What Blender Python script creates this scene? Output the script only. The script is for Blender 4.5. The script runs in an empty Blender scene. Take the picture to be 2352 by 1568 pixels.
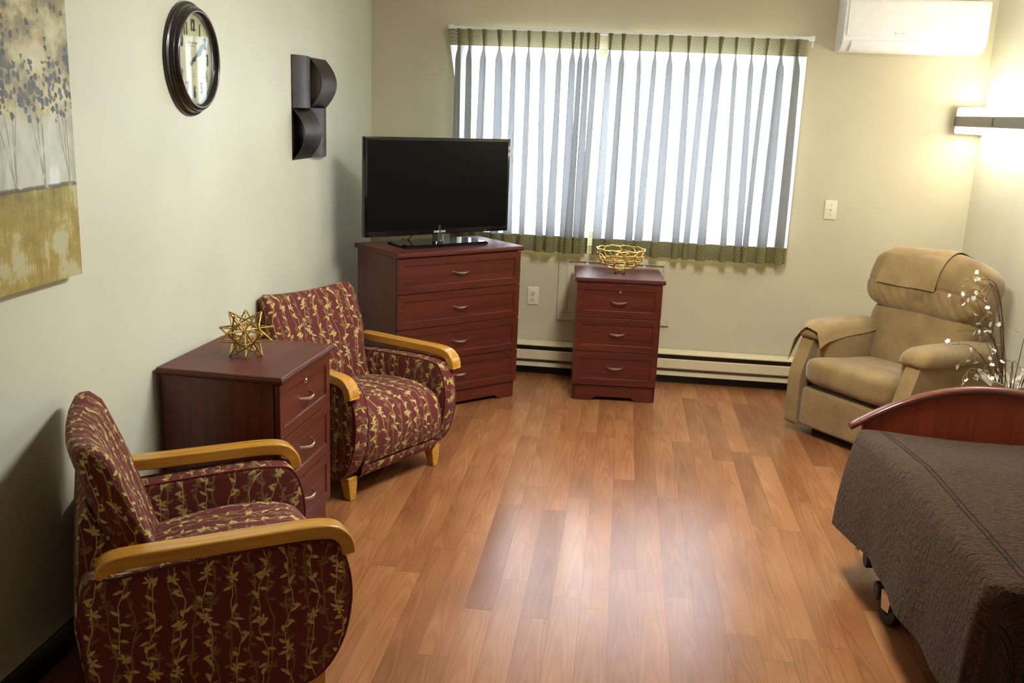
import bpy, bmesh, math, random
from mathutils import Vector, Matrix, noise as mnoise

S = bpy.context.scene
COL = S.collection
PI = math.pi
rad = math.radians

# ------------------------------------------------------------------ helpers: objects
def link(name, mesh, parent=None, mat=None):
    o = bpy.data.objects.new(name, mesh)
    COL.objects.link(o)
    if parent is not None:
        o.parent = parent
    if mat is not None:
        o.data.materials.clear()
        for m in (mat if isinstance(mat, (list, tuple)) else [mat]):
            o.data.materials.append(m)
    return o

def tag(o, label, cat, group=None):
    o['label'] = label
    o['category'] = cat
    if group:
        o['group'] = group
    return o

def thing(name, label, cat, loc=(0, 0, 0), rz=0.0, group=None):
    o = bpy.data.objects.new(name, None)
    o.empty_display_size = 0.1
    COL.objects.link(o)
    o.location = loc
    o.rotation_euler = (0, 0, rz)
    return tag(o, label, cat, group)

def dup(root, loc, rz, label):
    r = root.copy(); COL.objects.link(r)
    r.location = loc; r.rotation_euler = (0, 0, rz); r['label'] = label
    for ch in list(root.children):
        c = ch.copy(); COL.objects.link(c); c.parent = r
        for g in list(ch.children):
            d = g.copy(); COL.objects.link(d); d.parent = c
    return r

def finish(name, bm, mat, parent=None, smooth=35, bevel=0.0, seg=2):
    """bmesh -> one linked mesh object"""
    bm.normal_update()
    me = bpy.data.meshes.new(name)
    bm.to_mesh(me); bm.free()
    if smooth:
        for p in me.polygons:
            p.use_smooth = True
        if smooth < 180:
            me.set_sharp_from_angle(angle=rad(smooth))
    o = link(name, me, parent, mat)
    if bevel:
        md = o.modifiers.new('soft_edge', 'BEVEL')
        md.width = bevel; md.segments = seg; md.limit_method = 'ANGLE'; md.angle_limit = rad(40)
    return o

def struct(name, bm, mat, parent=None, **k):
    o = finish(name, bm, mat, parent, **k)
    if parent is None:
        o['kind'] = 'structure'
    return o

# ------------------------------------------------------------------ helpers: shapes
def box(bm, x0, x1, y0, y1, z0, z1, mi=0):
    vs = [bm.verts.new((x, y, z)) for z in (z0, z1) for y in (y0, y1) for x in (x0, x1)]
    fs = []
    for f in ((0, 2, 3, 1), (4, 5, 7, 6), (0, 1, 5, 4), (2, 6, 7, 3), (0, 4, 6, 2), (1, 3, 7, 5)):
        g = bm.faces.new([vs[i] for i in f]); g.material_index = mi; fs.append(g)
    return vs, fs

def boxbm(*a):
    bm = bmesh.new(); box(bm, *a); return bm

def rbox(x0, x1, y0, y1, z0, z1, r=0.004, seg=2):
    bm = bmesh.new(); box(bm, x0, x1, y0, y1, z0, z1)
    bmesh.ops.bevel(bm, geom=bm.edges[:], offset=r, segments=seg, profile=0.5, affect='EDGES')
    return bm

def tube(bm, pts, r, n=8, closed=False, cap=True, sx=1.0, sy=1.0):
    """tube along pts; r number or list"""
    pts = [Vector(p) for p in pts]
    m = len(pts)
    rs = r if isinstance(r, (list, tuple)) else [r] * m
    rings = []
    up = None
    for i, p in enumerate(pts):
        a = pts[(i - 1) % m] if (closed or i > 0) else p
        b = pts[(i + 1) % m] if (closed or i < m - 1) else p
        t = (b - a)
        t = t.normalized() if t.length > 1e-9 else Vector((0, 0, 1))
        if up is None:
            up = Vector((0, 0, 1)) if abs(t.z) < 0.9 else Vector((1, 0, 0))
        s = t.cross(up)
        if s.length < 1e-6:
            s = t.cross(Vector((0, 1, 0)))
        s.normalize()
        u2 = s.cross(t).normalized()
        up = u2
        rings.append([bm.verts.new(p + (s * math.cos(2 * PI * k / n) * sx + u2 * math.sin(2 * PI * k / n) * sy) * rs[i]) for k in range(n)])
    for i in range(m if closed else m - 1):
        A, B = rings[i], rings[(i + 1) % m]
        for k in range(n):
            bm.faces.new((A[k], A[(k + 1) % n], B[(k + 1) % n], B[k]))
    if cap and not closed:
        bm.faces.new(rings[0][::-1]); bm.faces.new(rings[-1])
    return rings

def lathe(bm, prof, n=48, center=(0, 0, 0), axis='z', close=False):
    """prof list of (r,h) revolved about axis"""
    c = Vector(center)
    rings = []
    for r, h in prof:
        ring = []
        for k in range(n):
            a = 2 * PI * k / n
            if axis == 'z':
                v = Vector((r * math.cos(a), r * math.sin(a), h))
            else:
                v = Vector((h, r * math.cos(a), r * math.sin(a)))
            ring.append(bm.verts.new(c + v))
        rings.append(ring)
    m = len(rings)
    for i in range(m if close else m - 1):
        A, B = rings[i], rings[(i + 1) % m]
        for k in range(n):
            bm.faces.new((A[k], A[(k + 1) % n], B[(k + 1) % n], B[k]))
    return rings

def grid(bm, fn, nu, nv, closed_u=False):
    vs = [[bm.verts.new(fn(i / (nu if closed_u else nu - 1), j / (nv - 1))) for i in range(nu)] for j in range(nv)]
    for j in range(nv - 1):
        for i in range(nu if closed_u else nu - 1):
            i2 = (i + 1) % nu
            bm.faces.new((vs[j][i], vs[j][i2], vs[j + 1][i2], vs[j + 1][i]))
    return vs

def prism(bm, prof, a0, a1, axis='y'):
    """closed profile (p,q) extruded on axis; axis y: (x,z), x: (y,z), z: (x,y)"""
    def P(p, q, a):
        return {'y': (p, a, q), 'x': (a, p, q), 'z': (p, q, a)}[axis]
    A = [bm.verts.new(P(p, q, a0)) for p, q in prof]
    B = [bm.verts.new(P(p, q, a1)) for p, q in prof]
    n = len(prof)
    fs = [bm.faces.new((A[i], A[(i + 1) % n], B[(i + 1) % n], B[i])) for i in range(n)]
    fs.append(bm.faces.new(A[::-1])); fs.append(bm.faces.new(B))
    bmesh.ops.recalc_face_normals(bm, faces=bm.faces[:])
    return A, B

def smooth_path(pts, n=8, closed=False):
    """Catmull-Rom"""
    P = [Vector(p) if len(p) == 3 else Vector((p[0], p[1], 0)) for p in pts]
    d2 = len(pts[0]) == 2
    out = []
    m = len(P)
    for i in range(m if closed else m - 1):
        p0 = P[(i - 1) % m] if (closed or i > 0) else P[i] * 2 - P[i + 1]
        p1 = P[i]; p2 = P[(i + 1) % m]
        p3 = P[(i + 2) % m] if (closed or i + 2 < m) else P[i + 1] * 2 - P[i]
        for k in range(n):
            t = k / n
            q = 0.5 * ((2 * p1) + (-p0 + p2) * t + (2 * p0 - 5 * p1 + 4 * p2 - p3) * t * t + (-p0 + 3 * p1 - 3 * p2 + p3) * t ** 3)
            out.append(q)
    if not closed:
        out.append(P[-1])
    return [(q.x, q.y) for q in out] if d2 else out

def rings_solid(bm, rings, caps=True):
    """list of vertex-coordinate loops (same count, closed) -> skin"""
    R = [[bm.verts.new(p) for p in r] for r in rings]
    n = len(R[0])
    for i in range(len(R) - 1):
        for k in range(n):
            bm.faces.new((R[i][k], R[i][(k + 1) % n], R[i + 1][(k + 1) % n], R[i + 1][k]))
    if caps:
        bm.faces.new(R[0][::-1]); bm.faces.new(R[-1])
    bmesh.ops.recalc_face_normals(bm, faces=bm.faces[:])
    return R

def pillow(sx, sy, sz, e1=0.45, e2=0.45, nu=40, nv=24, fn=None):
    """superellipsoid, half sizes"""
    bm = bmesh.new()
    def sp(c, e):
        return math.copysign(abs(c) ** e, c)
    def even(curve, n, closed):
        m = 3000
        P = [curve(i / m) for i in range(m + 1)]
        L = [0.0]
        for i in range(m):
            L.append(L[-1] + math.hypot(P[i + 1][0] - P[i][0], P[i + 1][1] - P[i][1]))
        out = []; k = 0
        for q in range(n):
            t = L[-1] * q / (n if closed else n - 1)
            while k < m and L[k + 1] < t: k += 1
            out.append(P[min(k, m)])
        return out
    A = even(lambda t: (sx * sp(math.cos(2 * PI * t), e2), sy * sp(math.sin(2 * PI * t), e2)), nu, True)
    B = even(lambda t: (max(sx, sy) * 0.7 * sp(max(0.0, math.cos(-PI / 2 + PI * t)), e1), sz * sp(math.sin(-PI / 2 + PI * t), e1)), nv, False)
    B = [(b[0] / (max(sx, sy) * 0.7), b[1]) for b in B]
    B[0] = (0.0, -sz); B[-1] = (0.0, sz)
    def f(u, v):
        a = A[int(round(u * nu)) % nu]; b = B[int(round(v * (nv - 1)))]
        p = Vector((a[0] * b[0], a[1] * b[0], b[1]))
        return fn(p) if fn else p
    grid(bm, f, nu, nv, closed_u=True)
    bmesh.ops.remove_doubles(bm, verts=bm.verts[:], dist=1e-5)
    bmesh.ops.recalc_face_normals(bm, faces=bm.faces[:])
    return bm

def text_bm(txt, size, extrude=0.0, offset=0.0, sx=1.0, align='CENTER'):
    cu = bpy.data.curves.new('lettering', 'FONT')
    cu.body = txt; cu.size = size; cu.extrude = extrude; cu.offset = offset
    cu.align_x = align; cu.align_y = 'CENTER'; cu.resolution_u = 4
    o = bpy.data.objects.new('lettering', cu)
    COL.objects.link(o)
    dg = bpy.context.evaluated_depsgraph_get()
    me = bpy.data.meshes.new_from_object(o.evaluated_get(dg))
    bm = bmesh.new(); bm.from_mesh(me)
    COL.objects.unlink(o)
    bpy.data.objects.remove(o); bpy.data.curves.remove(cu); bpy.data.meshes.remove(me)
    bmesh.ops.scale(bm, vec=(sx, 1, 1), verts=bm.verts[:])
    return bm

def xform(bm, M):
    bmesh.ops.transform(bm, matrix=M, verts=bm.verts[:]); return bm

def merge(dst, src):
    me = bpy.data.meshes.new('tmp'); src.to_mesh(me); src.free()
    dst.from_mesh(me); bpy.data.meshes.remove(me)

def uv_by(o, fn):
    """fn(co, normal) -> (u, v), per loop, in metres"""
    me = o.data
    uvl = me.uv_layers.new(name='UVMap') if not me.uv_layers else me.uv_layers[0]
    for p in me.polygons:
        n = p.normal
        for li in p.loop_indices:
            uvl.data[li].uv = fn(me.vertices[me.loops[li].vertex_index].co, n)

# ------------------------------------------------------------------ helpers: materials
def lin(c):
    return tuple(((x / 255) / 12.92 if x / 255 <= 0.04045 else ((x / 255 + 0.055) / 1.055) ** 2.4) for x in c) + (1.0,)

class X:
    """a node socket with arithmetic"""
    def __init__(s, nt, sock): s.nt = nt; s.s = sock
    def _m(s, op, *a):
        n = s.nt.nodes.new('ShaderNodeMath'); n.operation = op
        for i, v in enumerate((s,) + a):
            if isinstance(v, X): s.nt.links.new(v.s, n.inputs[i])
            else: n.inputs[i].default_value = v
        return X(s.nt, n.outputs[0])
    def __add__(s, o): return s._m('ADD', o)
    __radd__ = __add__
    def __mul__(s, o): return s._m('MULTIPLY', o)
    __rmul__ = __mul__
    def __sub__(s, o): return s._m('SUBTRACT', o)
    def __rsub__(s, o): return (s * -1.0) + o
    def __truediv__(s, o): return s._m('DIVIDE', o)
    def __neg__(s): return s * -1.0
    def floor(s): return s._m('FLOOR')
    def fract(s): return s._m('FRACT')
    def abs(s): return s._m('ABSOLUTE')
    def sin(s): return s._m('SINE')
    def cos(s): return s._m('COSINE')
    def sqrt(s): return s._m('SQRT')
    def pow(s, p): return s._m('POWER', p)
    def atan2(s, o): return s._m('ARCTAN2', o)
    def max(s, o): return s._m('MAXIMUM', o)
    def min(s, o): return s._m('MINIMUM', o)
    def lt(s, o): return s._m('LESS_THAN', o)
    def gt(s, o): return s._m('GREATER_THAN', o)
    def clamp(s): return s.max(0.0).min(1.0)
    def step(s, a, b):
        """smoothstep from a to b (a may exceed b)"""
        n = s.nt.nodes.new('ShaderNodeMapRange'); n.interpolation_type = 'SMOOTHSTEP'
        s.nt.links.new(s.s, n.inputs[0])
        if a <= b:
            n.inputs[1].default_value = a; n.inputs[2].default_value = b
        else:
            n.inputs[1].default_value = b; n.inputs[2].default_value = a
            n.inputs[3].default_value = 1.0; n.inputs[4].default_value = 0.0
        return X(s.nt, n.outputs[0])

class Mat:
    def __init__(s, name, rough=0.5, color=(128, 128, 128), metal=0.0, spec=0.5, coat=0.0):
        s.m = bpy.data.materials.new(name); s.m.use_nodes = True
        s.nt = s.m.node_tree; s.b = s.nt.nodes['Principled BSDF']
        s.out = s.nt.nodes['Material Output']
        s.set('Base Color', lin(color)); s.set('Roughness', rough); s.set('Metallic', metal)
        s.set('Specular IOR Level', spec); s.set('Coat Weight', coat)
        s.m.diffuse_color = lin(color)
    def set(s, k, v):
        if isinstance(v, X): s.nt.links.new(v.s, s.b.inputs[k])
        else: s.b.inputs[k].default_value = v
    def coord(s, kind='Object'):
        tc = s.nt.nodes.new('ShaderNodeTexCoord')
        sp = s.nt.nodes.new('ShaderNodeSeparateXYZ')
        s.nt.links.new(tc.outputs[kind], sp.inputs[0])
        return [X(s.nt, sp.outputs[i]) for i in range(3)]
    def vec(s, x, y, z=0.0):
        n = s.nt.nodes.new('ShaderNodeCombineXYZ')
        for i, v in enumerate((x, y, z)):
            if isinstance(v, X): s.nt.links.new(v.s, n.inputs[i])
            else: n.inputs[i].default_value = v
        return X(s.nt, n.outputs[0])
    def noise(s, vec, scale=1.0, detail=2.0, rough=0.5, dist=0.0, color=False):
        n = s.nt.nodes.new('ShaderNodeTexNoise')
        if vec is not None: s.nt.links.new(vec.s, n.inputs['Vector'])
        n.inputs['Scale'].default_value = scale; n.inputs['Detail'].default_value = detail
        n.inputs['Roughness'].default_value = rough; n.inputs['Distortion'].default_value = dist
        return X(s.nt, n.outputs['Color' if color else 'Fac'])
    def white(s, vec):
        n = s.nt.nodes.new('ShaderNodeTexWhiteNoise'); n.noise_dimensions = '3D'
        s.nt.links.new(vec.s, n.inputs['Vector'])
        return X(s.nt, n.outputs['Value'])
    def voro(s, vec, scale=1.0, feat='F1', rnd=1.0):
        n = s.nt.nodes.new('ShaderNodeTexVoronoi'); n.feature = feat
        s.nt.links.new(vec.s, n.inputs['Vector']); n.inputs['Scale'].default_value = scale
        n.inputs['Randomness'].default_value = rnd
        return n
    def ramp(s, fac, stops):
        n = s.nt.nodes.new('ShaderNodeValToRGB')
        s.nt.links.new(fac.s, n.inputs[0])
        el = n.color_ramp.elements
        while len(el) < len(stops): el.new(0.5)
        for e, (p, c) in zip(el, stops):
            e.position = p; e.color = lin(c)
        return X(s.nt, n.outputs[0])
    def mix(s, f, a, b, mode='MIX'):
        n = s.nt.nodes.new('ShaderNodeMix'); n.data_type = 'RGBA'; n.blend_type = mode
        for k, v in ((0, f), (6, a), (7, b)):
            if isinstance(v, X): s.nt.links.new(v.s, n.inputs[k])
            elif k == 0: n.inputs[0].default_value = v
            else: n.inputs[k].default_value = lin(v)
        return X(s.nt, n.outputs[2])
    def bump(s, h, strength=0.3, dist=0.01):
        n = s.nt.nodes.new('ShaderNodeBump')
        n.inputs['Strength'].default_value = strength; n.inputs['Distance'].default_value = dist
        s.nt.links.new(h.s, n.inputs['Height'])
        s.nt.links.new(n.outputs[0], s.b.inputs['Normal'])

def simple(name, color, rough=0.5, metal=0.0, spec=0.5, coat=0.0, var=0.06, scale=30.0):
    """one plain surface with a faint procedural mottling"""
    M = Mat(name, rough, color, metal, spec, coat)
    x, y, z = M.coord()
    n = M.noise(M.vec(x, y, z), scale, 3.0)
    dark = tuple(c * (1 - var) for c in color); lite = tuple(min(255, c * (1 + var)) for c in color)
    M.set('Base Color', M.ramp(n, [(0.3, dark), (0.7, lite)]))
    return M.m

def emitter(name, color, strength):
    M = Mat(name, 0.4, color)
    M.set('Emission Color', lin(color)); M.set('Emission Strength', strength)
    return M.m

# ---- walls
def wall_mat(name, color):
    M = Mat(name, 0.42, color, spec=0.3)
    x, y, z = M.coord()
    n = M.noise(M.vec(x, y, z), 2.2, 3.0)
    M.set('Base Color', M.ramp(n, [(0.3, tuple(c * 0.975 for c in color)), (0.7, tuple(min(255, c * 1.02) for c in color))]))
    s1 = M.noise(M.vec(x, y, z * 0.6), 1.7, 2.0)
    M.set('Roughness', s1 * 0.25 + 0.30)
    M.bump(M.noise(M.vec(x, y, z), 160.0, 2.0), 0.05, 0.002)
    return M.m
W_LEFT = wall_mat('wall_paint_light', (214, 215, 197))
W_BACK = wall_mat('wall_paint_tan', (205, 196, 168))
W_RIGHT = wall_mat('wall_paint_right', (216, 211, 188))
TRIMP = wall_mat('trim_paint', (209, 200, 172))
CEIL = simple('ceiling_paint', (236, 234, 226), 0.8, var=0.02)
BASE_BLACK = simple('black_vinyl_base', (22, 19, 18), 0.45)

# ---- vinyl plank floor
def floor_mat():
    M = Mat('plank_vinyl', 0.3, (180, 115, 70), spec=0.5)
    x, y, z = M.coord()
    W, L = 0.0992, 0.92
    cx = (x - 1.551) / W
    ix = cx.floor(); fx = cx - ix
    r0 = M.white(M.vec(ix, 3.7, 1.0))
    cy = y / L + r0
    iy = cy.floor(); fy = cy - iy
    r = M.white(M.vec(ix, iy, 7.0))
    r2 = M.white(M.vec(ix, iy, 19.0))
    # flowing cathedral grain
    wob = M.noise(M.vec(x * 4.0 + r * 40.0, y * 1.6, r2 * 9.0), 1.0, 2.0)
    fc = fx - 0.5 + (r2 - 0.5) * 0.9 + (wob - 0.5) * 0.5
    arc = fc * fc * 5.0 + y * 1.5 + wob * 1.6 + r * 10.0
    ringv = (arc * 13.0).sin() * 0.5 + 0.5
    fine = M.noise(M.vec(x * 120.0, y * 5.0, r * 30.0), 1.0, 2.0, 0.5)
    blot = M.noise(M.vec(x * 8.0 + r * 17.0, y * 2.2, r2 * 5.0), 1.0, 1.0)
    g = ringv * 0.11 + fine * 0.20 + blot * 0.48 + 0.105
    colr = M.ramp(g, [(0.18, (126, 78, 47)), (0.5, (161, 107, 68)), (0.82, (188, 136, 93))])
    tone = M.ramp(r * 0.8 + fx * 0.2, [(0.0, (206, 198, 190)), (0.5, (234, 230, 224)), (1.0, (255, 255, 252))])
    c = M.mix(1.0, colr, tone, 'MULTIPLY')
    seam = ((fx - 0.5).abs()).step(0.484, 0.499).max(((fy - 0.5).abs()).step(0.4975, 0.4995))
    c = M.mix(seam * 0.6, c, (92, 52, 30))
    M.set('Base Color', c)
    M.set('Roughness', M.noise(M.vec(x * 1.3, y * 1.3, 4.0), 1.0, 1.0) * 0.10 + 0.20)
    M.bump(fine * 0.4 + seam * -1.0, 0.06, 0.004)
    return M.m
FLOOR = floor_mat()

# ---- mahogany laminate, grain along a chosen local axis
def mahogany(name, axis, c0=(62, 22, 15), c1=(104, 43, 30), rough=0.34):
    M = Mat(name, rough, c1, spec=0.45)
    c = M.coord()
    k = [95.0, 95.0, 95.0]; k['xyz'.index(axis)] = 3.0
    v = M.vec(c[0] * k[0], c[1] * k[1], c[2] * k[2])
    n = M.noise(v, 1.0, 4.0, 0.6, 0.3)
    k2 = [14.0, 14.0, 14.0]; k2['xyz'.index(axis)] = 1.0
    n2 = M.noise(M.vec(c[0] * k2[0], c[1] * k2[1], c[2] * k2[2]), 1.0, 2.0)
    M.set('Base Color', M.ramp(n * 0.6 + n2 * 0.4, [(0.3, c0), (0.7, c1)]))
    M.set('Roughness', n * 0.12 + (rough - 0.06))
    return M.m
MAH_X = mahogany('mahogany_grain_along', 'x')
MAH_TOP = mahogany('mahogany_top', 'x', rough=0.46)
MAH_Z = mahogany('mahogany_grain_upright', 'z')
MAH_BED = mahogany('cherry_bed_end', 'z', (120, 44, 25), (158, 68, 40), 0.4)
NICKEL = simple('brushed_nickel', (224, 221, 214), 0.24, metal=1.0, var=0.03)
GOLD = simple('gold_metal', (226, 192, 112), 0.28, metal=1.0, var=0.08)
BRASS = simple('antique_brass', (178, 146, 78), 0.36, metal=1.0, var=0.15)
ARMWOOD = None
def maple():
    M = Mat('honey_maple', 0.25, (200, 140, 55), spec=0.5, coat=0.3)
    x, y, z = M.coord()
    n = M.noise(M.vec(x * 4.0, y * 60.0, z * 60.0), 1.0, 3.0, 0.55)
    M.set('Base Color', M.ramp(n, [(0.3, (174, 118, 38)), (0.7, (206, 152, 62))]))
    M.b.inputs['Coat Roughness'].default_value = 0.15
    return M.m
ARMWOOD = maple()

# ---- vine print upholstery (UV in metres, vines run along v)
def vine_fabric():
    M = Mat('vine_upholstery', 0.8, (100, 42, 42), spec=0.25)
    M.b.inputs['Sheen Weight'].default_value = 0.06
    u, v, _ = M.coord('UV')
    def layer(u, v, pitch, seed, vw, leafL, leafW, step, amp):
        cu = u / pitch + seed * 0.37
        col = cu.floor()
        rc = M.white(M.vec(col, seed, 2.0))
        wob = ((v * 21.0 + rc * 30.0).sin() * 0.55 + (v * 47.0 + rc * 71.0).sin() * 0.25 + (v * 143.0 + rc * 11.0).sin() * 0.06) * amp
        dx = (cu - col - 0.5) * pitch - wob
        vine = dx.abs().step(vw, vw * 0.6)
        res = vine
        for q, (ph, ang, rate) in enumerate(((0.0, 0.75, 0.78), (0.5, -0.35, 0.56), (0.25, 1.25, 0.42))):
            cv = v / step + rc * 5.0 + ph
            iv = cv.floor()
            rr = M.white(M.vec(col, iv, seed + q * 3.1))
            lv = (cv - iv - 0.5) * step
            side = (rr - 0.5)._m('SIGN')
            lx = dx * side
            ca, sa = math.cos(ang), math.sin(ang)
            a = (lx * ca + lv * sa) / leafL - 0.08
            b = (lv * ca - lx * sa).abs()
            wl = (a * (1.0 - a) * 4.0).max(0.0).pow(0.8) * leafW * (1.25 - a * 0.5)
            leaf = (wl - b).step(-0.0002, 0.0006)
            show = (rr * 7.3).fract().lt(rate)
            res = res.max(leaf * show)
        # open five-leaf bursts on the stem
        cv = v / (step * 2.9) + rc * 9.0
        iv = cv.floor()
        rr = M.white(M.vec(col, iv, seed + 17.0))
        lv = (cv - iv - 0.5) * step * 2.9
        lx = dx - (rr - 0.5) * 0.012
        rr_ = (lx * lx + lv * lv).sqrt()
        th = lx.atan2(lv) + rr * 6.0
        petal = (th * 2.5).cos().abs().pow(1.4) * (leafL * 0.62) + leafL * 0.08
        burst = (petal - rr_).step(-0.0002, 0.0008) * (rr * 5.1).fract().lt(0.60)
        return res.max(burst), rr
    dull, r1 = layer(u, v, 0.050, 1.0, 0.0030, 0.024, 0.0048, 0.050, 0.015)
    brite, r2 = layer(u + 0.031, v + 0.4, 0.070, 5.0, 0.0016, 0.024, 0.0050, 0.046, 0.019)
    wv = M.noise(M.vec(u * 900.0, v * 900.0, 0.0), 1.0, 1.0)
    base = M.ramp(wv, [(0.3, (88, 33, 31)), (0.7, (108, 44, 40))])
    dcol = M.ramp(M.noise(M.vec(u, v, 3.0), 25.0, 1.0), [(0.35, (112, 86, 64)), (0.65, (138, 110, 66))])
    bcol = M.ramp(M.noise(M.vec(u, v, 8.0), 22.0, 1.0), [(0.35, (180, 160, 112)), (0.65, (192, 168, 90))])
    c = M.mix(dull * 0.9, base, dcol)
    c = M.mix(brite, c, bcol)
    M.set('Base Color', c)
    M.bump(wv * 0.5 + brite * 0.5 + dull * 0.3, 0.15, 0.001)
    return M.m
VINE = vine_fabric()

# ---- beige recliner cloth
def beige_cloth(name='beige_textured_cloth', c0=(122, 98, 60), c1=(158, 130, 84)):
    M = Mat(name, 0.85, c1, spec=0.2)
    M.b.inputs['Sheen Weight'].default_value = 0.3
    x, y, z = M.coord()
    a = ((x + y) * 620.0).sin() * (z * 620.0).sin() + ((x - y) * 620.0).sin() * 0.4
    n = M.noise(M.vec(x, y, z), 7.0, 3.0)
    M.set('Base Color', M.ramp(n * 0.75 + a * 0.06 + 0.12, [(0.3, c0), (0.7, c1)]))
    M.bump(a * 0.5 + n * 0.8, 0.25, 0.002)
    return M.m
BEIGE = beige_cloth()
BEIGE2 = beige_cloth('beige_cover_cloth', (132, 107, 67), (166, 138, 92))

# ---- quilted dark bedspread
def quilt_mat():
    M = Mat('seersucker_bedspread', 0.8, (80, 62, 52), spec=0.08)
    M.b.inputs['Sheen Weight'].default_value = 0.08
    u, v, _ = M.coord('UV')
    n = M.noise(M.vec(u * 70.0, v * 150.0, 0.0), 1.0, 3.0, 0.6, 0.6)
    n2 = M.noise(M.vec(u * 40.0, v * 60.0, 4.0), 1.0, 2.0, 0.5, 0.4)
    line = ((u - 2.632).abs() - 0.0075).abs().step(0.0035, 0.0008)
    M.set('Base Color', M.ramp(n * 0.7 + n2 * 0.3 - line * 0.3, [(0.3, (42, 25, 15)), (0.7, (98, 68, 44))]))
    M.bump(n * 0.9 + n2 * 0.6 - line * 1.0, 1.0, 0.02)
    return M.m
QUILT = quilt_mat()

# ---- curtain cloth: patterned, lets daylight through; lining makes headings and hems denser
def curtain_mat(name, through, tints=((206, 208, 214), (240, 240, 246))):
    m = bpy.data.materials.new(name); m.use_nodes = True
    M = Mat.__new__(Mat); M.m = m; M.nt = m.node_tree
    nt = m.node_tree
    for n in list(nt.nodes):
        nt.nodes.remove(n)
    M.out = nt.nodes.new('ShaderNodeOutputMaterial')
    u, v, _ = M.coord('UV')
    k = 55.0
    tri = ((u * k).fract() - 0.5).abs() * 2.0
    zig = (v * k * 0.9 + tri).fract()
    l1 = (zig - 0.5).abs().step(0.34, 0.46)
    l2 = (v * k * 1.8).fract().step(0.25, 0.10)
    wv = M.noise(M.vec(u * 500.0, v * 500.0, 0.0), 1.0, 2.0)
    f = (l1 * 0.5 + l2 * 0.25 + wv * 0.35)
    refl = M.ramp(f, [(0.2, (92, 90, 66)), (0.55, (150, 138, 88)), (0.85, (190, 176, 116))])
    tr = M.ramp(f, [(0.2, tints[0]), (0.85, tints[1])])
    d = nt.nodes.new('ShaderNodeBsdfDiffuse'); nt.links.new(refl.s, d.inputs[0])
    t = nt.nodes.new('ShaderNodeBsdfTranslucent'); nt.links.new(tr.s, t.inputs[0])
    mx = nt.nodes.new('ShaderNodeMixShader'); mx.inputs[0].default_value = through
    nt.links.new(d.outputs[0], mx.inputs[1]); nt.links.new(t.outputs[0], mx.inputs[2])
    nt.links.new(mx.outputs[0], M.out.inputs[0])
    m.diffuse_color = lin((170, 160, 120))
    return m
CURT = curtain_mat('curtain_cloth', 0.55)
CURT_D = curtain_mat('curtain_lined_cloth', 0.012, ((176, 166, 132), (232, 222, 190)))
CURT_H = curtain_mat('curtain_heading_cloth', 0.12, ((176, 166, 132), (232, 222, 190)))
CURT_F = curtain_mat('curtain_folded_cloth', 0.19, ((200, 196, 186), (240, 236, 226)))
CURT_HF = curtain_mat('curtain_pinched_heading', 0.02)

PLASTIC_W = simple('white_plastic', (242, 244, 246), 0.35, var=0.01)
ALMOND = simple('almond_enamel', (214, 200, 166), 0.4, var=0.02)
IVORY = simple('ivory_plate', (232, 226, 196), 0.35, var=0.01)
BLACKGLOSS = simple('gloss_black_plastic', (10, 10, 11), 0.08, spec=0.6, var=0.05)
BLACKMATT = simple('matt_black_plastic', (18, 18, 19), 0.45, var=0.05)
DARKMETAL = simple('dark_recess_metal', (104, 98, 84), 0.5, var=0.05)
SCREEN = simple('tv_screen', (6, 6, 7), 0.28, spec=0.12, var=0.02)
GREYMETAL = simple('grey_painted_metal', (128, 124, 112), 0.45, var=0.03)
VINYLW = simple('white_window_vinyl', (238, 238, 236), 0.4, var=0.01)
BEDWHITE = simple('bed_frame_enamel', (214, 204, 190), 0.4, var=0.02)
RUBBER = simple('black_rubber', (18, 18, 18), 0.6)
BRONZE = None
def bronze():
    M = Mat('bronzed_sheet_metal', 0.38, (70, 58, 54), metal=0.85)
    x, y, z = M.coord()
    n = M.noise(M.vec(x * 9.0, y * 9.0, z * 5.0), 1.0, 3.0)
    M.set('Base Color', M.ramp(n, [(0.3, (44, 41, 44)), (0.5, (76, 64, 60)), (0.7, (58, 57, 64))]))
    M.set('Roughness', n * 0.25 + 0.28)
    return M.m
BRONZE = bronze()
def clockcase():
    M = Mat('bronze_black_case', 0.32, (26, 22, 20), spec=0.5, coat=0.4)
    x, y, z = M.coord()
    n = M.noise(M.vec(x, y, z), 60.0, 4.0, 0.7)
    M.set('Base Color', M.ramp(n, [(0.48, (15, 12, 11)), (0.80, (58, 38, 20))]))
    return M.m
CASE = clockcase()

def arch_glass(name, tint=(250, 252, 250), refl=0.06):
    m = bpy.data.materials.new(name); m.use_nodes = True
    nt = m.node_tree
    for n in list(nt.nodes):
        nt.nodes.remove(n)
    out = nt.nodes.new('ShaderNodeOutputMaterial')
    tr = nt.nodes.new('ShaderNodeBsdfTransparent'); tr.inputs[0].default_value = lin(tint)
    gl = nt.nodes.new('ShaderNodeBsdfGlossy'); gl.inputs['Roughness'].default_value = 0.02
    lw = nt.nodes.new('ShaderNodeLayerWeight'); lw.inputs['Blend'].default_value = 0.5
    fc = X(nt, lw.outputs['Facing']).pow(4.0) * 0.55 + 0.04
    mx = nt.nodes.new('ShaderNodeMixShader')
    nt.links.new(fc.s, mx.inputs[0]); nt.links.new(tr.outputs[0], mx.inputs[1]); nt.links.new(gl.outputs[0], mx.inputs[2])
    nt.links.new(mx.outputs[0], out.inputs[0])
    return m
GLASS = arch_glass('clear_glass')

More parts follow.
